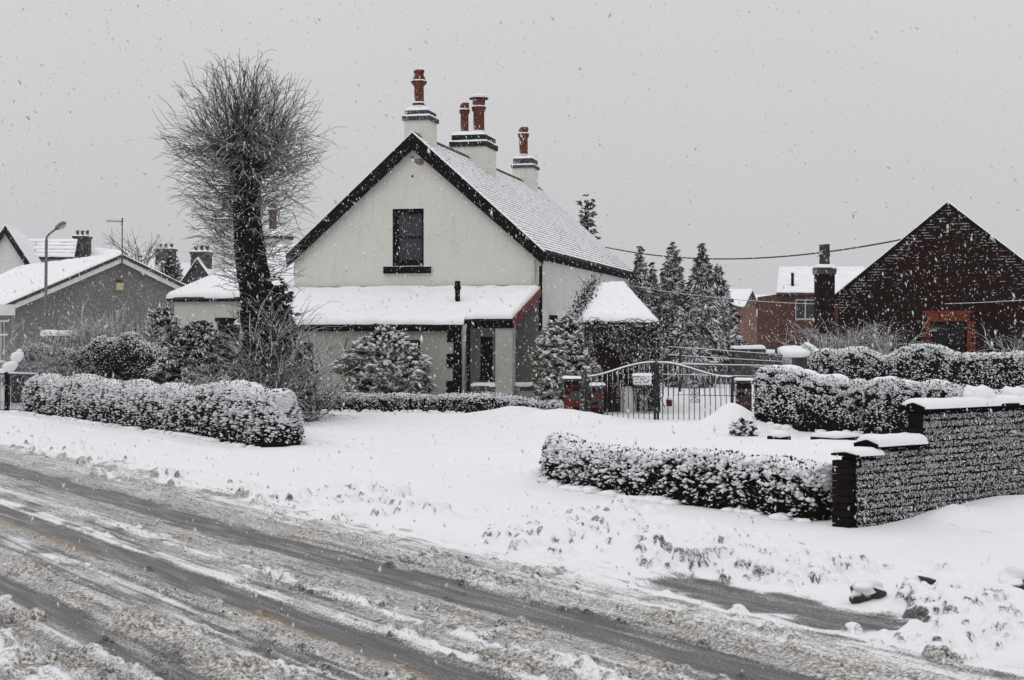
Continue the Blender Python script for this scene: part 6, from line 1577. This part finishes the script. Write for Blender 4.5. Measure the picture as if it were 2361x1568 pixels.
for sg in (-1, 1):
    xe = -0.2 if sg < 0 else ow + 0.2; ze_ = az - (hw_ + 0.2) * k
    q = [DF.p(xe, -0.06, ze_ + 0.1), DF.p(hw_, -0.06, az + 0.1), DF.p(hw_, 10.06, az + 0.1), DF.p(xe, 10.06, ze_ + 0.1)]
    r_ = MB().slab(q, 0.14).build('roof', 'black_paint', dark)
    up = np.array((0, 0, 0.005))
    obj('snow', snow_slab([q[0] + up, q[3] + up, q[2] + up, q[1] + up], 0.03, 0.14, 0.5, 0.12, 9 + sg, (1, 1, 0, 1), 0.04), 'snow', r_, True)
window(dark, DF, wo_[0] + 0.01, wo_[1] - 0.01, wo_[2], wo_[3] - 0.01, 0.0, 0.06, False, 'black_paint', 'window_glass', 1, 0.14)
# orange dressings: toothed jambs and a flat brick arch, brick by brick
ob = fast_mesh('brick', *bx(W, 0, 0.215, 0, 0.10, 0, 0.068).vf, 'brick_orange'); oh = fast_mesh('brick', *bx(W, 0, 0.105, 0, 0.10, 0, 0.068).vf, 'brick_orange'); ov = fast_mesh('brick', *bx(W, 0, 0.068, 0, 0.10, 0, 0.215).vf, 'brick_orange')
rr = random.Random(8); i = 0; z = wo_[2]
while z < wo_[3] - 0.02:
    lng = (i // 2) % 2 == 0
    if not lng or True:
        w = 0.215 if lng else 0.105
        piece('brick', ob if lng else oh, dark, DF.p(wo_[0] - w - 0.008, -0.012 + rr.uniform(-.003, .003), z), DF.deg); piece('brick', ob if lng else oh, dark, DF.p(wo_[1] + 0.008, -0.012 + rr.uniform(-.003, .003), z), DF.deg)
    z += 0.075; i += 1
x = wo_[0] - 0.10
while x < wo_[1] + 0.06: piece('brick', ov, dark, DF.p(x, -0.013 + rr.uniform(-.003, .003), wo_[3] + 0.012), DF.deg); x += 0.075
x = wo_[0] - 0.22
while x < wo_[1] + 0.06: piece('brick', ob, dark, DF.p(x, -0.012 + rr.uniform(-.003, .003), wo_[3] + 0.235), DF.deg); x += 0.222
# wind-packed snow caught on the brick courses near the verges
r = np.random.default_rng(3); N = 9000
x = r.uniform(0, ow, N); z = np.floor(r.uniform(1.5, az, N) / 0.075) * 0.075 + 0.072
edge = (az - np.abs(x - hw_) * k - z) * 0.78
keep = (edge > 0.03) & (r.uniform(0, 1, N) < np.exp(-edge / 0.22) * 0.9 + 0.012) & (fbm(x * 1.4, z * 8, 6, 3) > 0.36 - 0.2 * np.exp(-edge / 0.2))
x, z = x[keep], z[keep]; s = r.uniform(0.5, 1.3, len(x))
obj('snow_ledges', scatter(ICO0, np.array([DF.p(a, -0.008, b) for a, b in zip(x, z)]), np.repeat(np.stack([DF.ex, DF.ey, (0, 0, 1)], -1)[None], len(x), 0), np.stack([0.045 * s * r.uniform(0.5, 1.6, len(x)), np.full(len(x), 0.012), 0.008 * s], -1)), 'thin_snow', dark, True, 'stuff')
# its chimney at the left corner
cx0, cx1 = (1886 - CX) / FPX * (AY - 0.3) , (1925 - CX) / FPX * (AY - 0.3)
CF = Frame((cx0, AY - 0.3, 0), 0); cw = cx1 - cx0; zc1 = CAMH + (HOR - 633) / FPX * AY; zc2 = CAMH + (HOR - 618) / FPX * AY
ch = bx(CF, 0, cw, 0, 0.5, -0.3, zc1).build('chimney', 'dark_brickwork', dark)
bx(CF, -0.04, cw + 0.04, -0.04, 0.54, zc1, zc2).build('chimney_head', 'stone_snowed', ch)
obj('snow', snow_slab([CF.p(-.04, -.04, zc2), CF.p(cw + .04, -.04, zc2), CF.p(cw + .04, .54, zc2), CF.p(-.04, .54, zc2)], 0.10, 0.07, 0.3, 0.1, 2), 'snow', ch, True)
zp = CAMH + (HOR - 563) / FPX * AY
MB().lathe(CF.p(cw / 2, 0.25, zc2), [(0.15, 0), (0.13, (zp - zc2) * 0.45), (0.155, (zp - zc2) * 0.5), (0.145, (zp - zc2) * 0.6), (0.135, (zp - zc2) * 0.92), (0.15, (zp - zc2) * 0.94), (0.15, zp - zc2), (0.11, zp - zc2)], 16).build('chimney_pot', 'stone_snowed', ch, True)
# insulator bracket for the cable
brk = MB().tube([DF.p(hw_ , -0.03, DF.z_px(518, hw_, 0)), DF.p(hw_, -0.06, DF.z_px(536, hw_, 0))], 0.03, 6).build('cable_bracket', 'white_paint', dark)

# far brick houses --------------------------------------------------------------
NF = Frame(at(1796, 700, 68) * np.array((1, 1, 0)), 0)
nb_ = thing('brick_house', 'red brick house with a snow-covered roof between the conifers and the dark gable', 'house', NF.p(2, 0, 0))
ze, zr_ = NF.z_px(678, 0, 0), NF.z_px(617, 0, 3)
w2_ = 4.6
MB().wall(NF, [(0, ze), (w2_, ze)], -0.3, [(0.75, 1.72, NF.z_px(738, 0, 0), NF.z_px(690, 0, 0))], 0, 0.3).build('wall', 'red_brickwork', nb_)
bx(NF, 0, 0.3, 0.3, 6, -0.3, ze).build('wall', 'red_brickwork', nb_)
window(nb_, NF, 0.75, 1.72, NF.z_px(738, 0, 0), NF.z_px(690, 0, 0), 0, 0.06, False, 'grey_pvc', 'window_glass_pale', 1, 0.08)
bx(NF, -0.12, w2_, -0.18, -0.003, ze - 0.10, ze + 0.05).build('eaves_board', 'black_paint', nb_)
q = [NF.p(-0.15, -0.2, ze + 0.06), NF.p(w2_, -0.2, ze + 0.06), NF.p(w2_, 3.0, zr_), NF.p(0.55, 3.0, zr_)]
r_ = MB().slab(q, 0.12).build('roof', 'brown_tile', nb_)
n_c = 12
for i in range(n_c):
    f0, f1 = i / n_c, (i + 0.93) / n_c
    a0, b0, c0_, d0 = [q[0] + (q[3] - q[0]) * f0, q[1] + (q[2] - q[1]) * f0, q[1] + (q[2] - q[1]) * f1, q[0] + (q[3] - q[0]) * f1]
    obj('snow', snow_slab([x + np.array((0, 0, 0.01)) for x in (a0, b0, c0_, d0)], 0.06, 0.15, 0.4, 0.05, i, (1, 0, 1, 1), 0.02), 'snow', r_, True)
MB().tube([NF.p(0.72, 0.5, ze + 0.3), NF.p(0.72, 0.5, ze + 1.0)], 0.07, 8).build('vent_pipe', 'black_paint', nb_)
GF = Frame(at(1712, 700, 98) * np.array((1, 1, 0)), 62)
gb = simple_house('brick_house', 'small pale brick gable with snowy roof beside the conifer row', GF, 2.9, 4.6, GF.z_px(706, 0, 0), GF.z_px(672, 1.4, 0) , 'pale_brickwork', 'brown_tile', [], 0.1, 0.15, None)
GF2 = Frame(at(1700, 700, 104) * np.array((1, 1, 0)), 0)
ge = thing('brick_house', 'distant pale brick house with a white bay window behind the small gable', 'house', GF2.p(2, 0, 0))
z1_, z2_ = GF2.z_px(731, 0, 0), GF2.z_px(682, 0, 3)
wq = (1.98, 3.0, GF2.z_px(760, 0, 0), GF2.z_px(733, 0, 0) - 0.02)
MB().wall(GF2, [(-2, z1_), (4.0, z1_)], -0.3, [wq], 0, 0.3).build('wall', 'pale_brickwork', ge)
window(ge, GF2, *wq, 0, 0.08, False, 'white_paint', 'window_glass_pale', 2, 0.02, None, (wq[2] + 0.35,))
q = [GF2.p(-2.2, -0.3, z1_), GF2.p(4.2, -0.3, z1_), GF2.p(4.2, 3, z2_), GF2.p(-2.2, 3, z2_)]
r_ = MB().slab(q, 0.12).build('roof', 'brown_tile', ge); obj('snow', snow_slab([x + np.array((0, 0, 0.01)) for x in q], 0.10, 0.25, 0.3, 0.1, 2), 'snow', r_, True)
# far trees behind the bungalow
def bare_tree(px, ytop, Y, label, seed, n=60, mat='twig'):
    b = ground_at(px, Y); h = CAMH + (HOR - ytop) / FPX * Y; rg = np.random.default_rng(seed)
    t = thing('bare_tree', label, 'tree', b); m = MB(); m.tube([b, b + np.array((0.1, 0, h * 0.45)), b + np.array((0.05, 0, h * 0.8))], [0.16, 0.11, 0.04], 7); m.build('trunk', 'bark', t, True)
    m = Twigs()
    for i in range(n):
        z_ = h * rg.uniform(0.3, 0.85); a = rg.uniform(0, 6.28); st = b + np.array((0.08, 0, z_))
        p_, _ = twig_path(rg, st, (math.cos(a), math.sin(a), rg.uniform(0.2, 1.0)), h * rg.uniform(0.18, 0.34), 6, 0.5, 0, 0.1); m.tube(p_, list(np.linspace(0.035, 0.012, 7)), 3, False)
        for j in range(5):
            kk = rg.integers(2, 6); v = p_[kk] - p_[kk - 1]; v /= np.linalg.norm(v); p2, _ = twig_path(rg, p_[kk], v + rg.normal(0, 0.5, 3), h * rg.uniform(0.06, 0.14), 4, 0.2, 0, 0.1); m.tube(p2, 0.012, 3, False)
    m.build('crown', mat, t)
bare_tree(322, 540, 88, 'pale bare tree rising behind the bungalow roof beside the aerial', 91, 70)
b = ground_at(392, 82); h = CAMH + (HOR - 575) / FPX * 82
shrub('leafy_tree', 'dark bushy snow-flecked tree in front of the distant stone chimney', b, [(0, 1.0), (h * 0.4, 1.3), (h * 0.7, 0.9), (h * 0.9, 0.45), (h, 0.08)], 900, 0.4, 92, leaf='far_needles', lobes=0.5, snowf=0.3, cat='tree', core=0.5)
b = ground_at(48, 130); h = CAMH + (HOR - 538) / FPX * 130
shrub('conifer_tree', 'tiny distant conifer tip above the tiled roof', b, [(0, 1.6), (h * 0.8, 0.9), (h * 0.9, 0.5), (h, 0.05)], 400, 0.6, 93, leaf='far_needles', lobes=0.6, snowf=0.2, cat='tree', core=0.3)
b = ground_at(450, 74); h = CAMH + (HOR - 640) / FPX * 74
shrub('leafy_shrub', 'low snowy bush below the distant stone gable', b, [(0, 1.4), (h * 0.6, 1.3), (h, 0.3)], 500, 0.35, 94, leaf='far_needles', lobes=0.4, snowf=0.7, core=0.6)

# overhead cables ----------------------------------------------------------------
def cable(label, a, b, sag, r_, mat='cable_black', n=40, mid=0.5):
    pts = []
    for i in range(n + 1):
        f = i / n; p = a + (b - a) * f; p = p.copy(); p[2] -= sag * 4 * f * (1 - f); pts.append(p)
    o = MB().tube(pts, r_, 6).build('overhead_cable', mat, None, True, loc=a)
    tag(o, label, 'cable')
cable('thick black overhead cable sagging from the house roof to the dark brick gable', at(1396, 570, 58), at(2185, 529, AY - 0.08), 0.62, 0.022, 'cable_black')
cable('thin frosted wire crossing low in front of the conifers and the dark gable', at(1430, 654, 57), at(2460, 686, 36), 0.45, 0.012, 'twig_white')

# ================================================================== FALLING SNOW AND AIR
r = np.random.default_rng(99)
N = 100000
P = np.stack([r.uniform(-17, 17, N), r.uniform(6.0, 46, N), r.uniform(-0.1, 11.5, N)], -1)
P = P[np.abs(P[:, 0]) < 1.5 + 0.42 * P[:, 1]]
N = len(P); s = 0.0034 * (0.0092 / 0.0034) ** (r.uniform(0, 1, N) ** 1.6)
fall = np.stack([r.normal(0.16, 0.22, N), r.normal(0, 0.2, N), -np.ones(N)], -1)
fl = obj('falling_snow', scatter(TET, P, frames_from(fall), np.stack([s * r.uniform(1.6, 3.2, N), s, s], -1)), 'snow', None, True)
tag(fl, 'snowflakes falling through the air over the road and garden', 'snow', None, 'stuff')
hz_ = MB().box(W, -140, 140, -20, 200, -1.3, 11.8).build('haze', 'snow', None)
hz_.data.materials.clear()
hm = bpy.data.materials.new('snow_haze'); hm.use_nodes = True; hm.node_tree.nodes.clear()
ho = hm.node_tree.nodes.new('ShaderNodeOutputMaterial'); hv = hm.node_tree.nodes.new('ShaderNodeVolumePrincipled')
hv.inputs['Color'].default_value = (0.93, 0.935, 0.95, 1); hv.inputs['Density'].default_value = 0.00035
hm.node_tree.links.new(hv.outputs['Volume'], ho.inputs['Volume'])
hz_.data.materials.append(hm); tag(hz_, 'pale snowy haze in the air', 'haze', None, 'stuff')
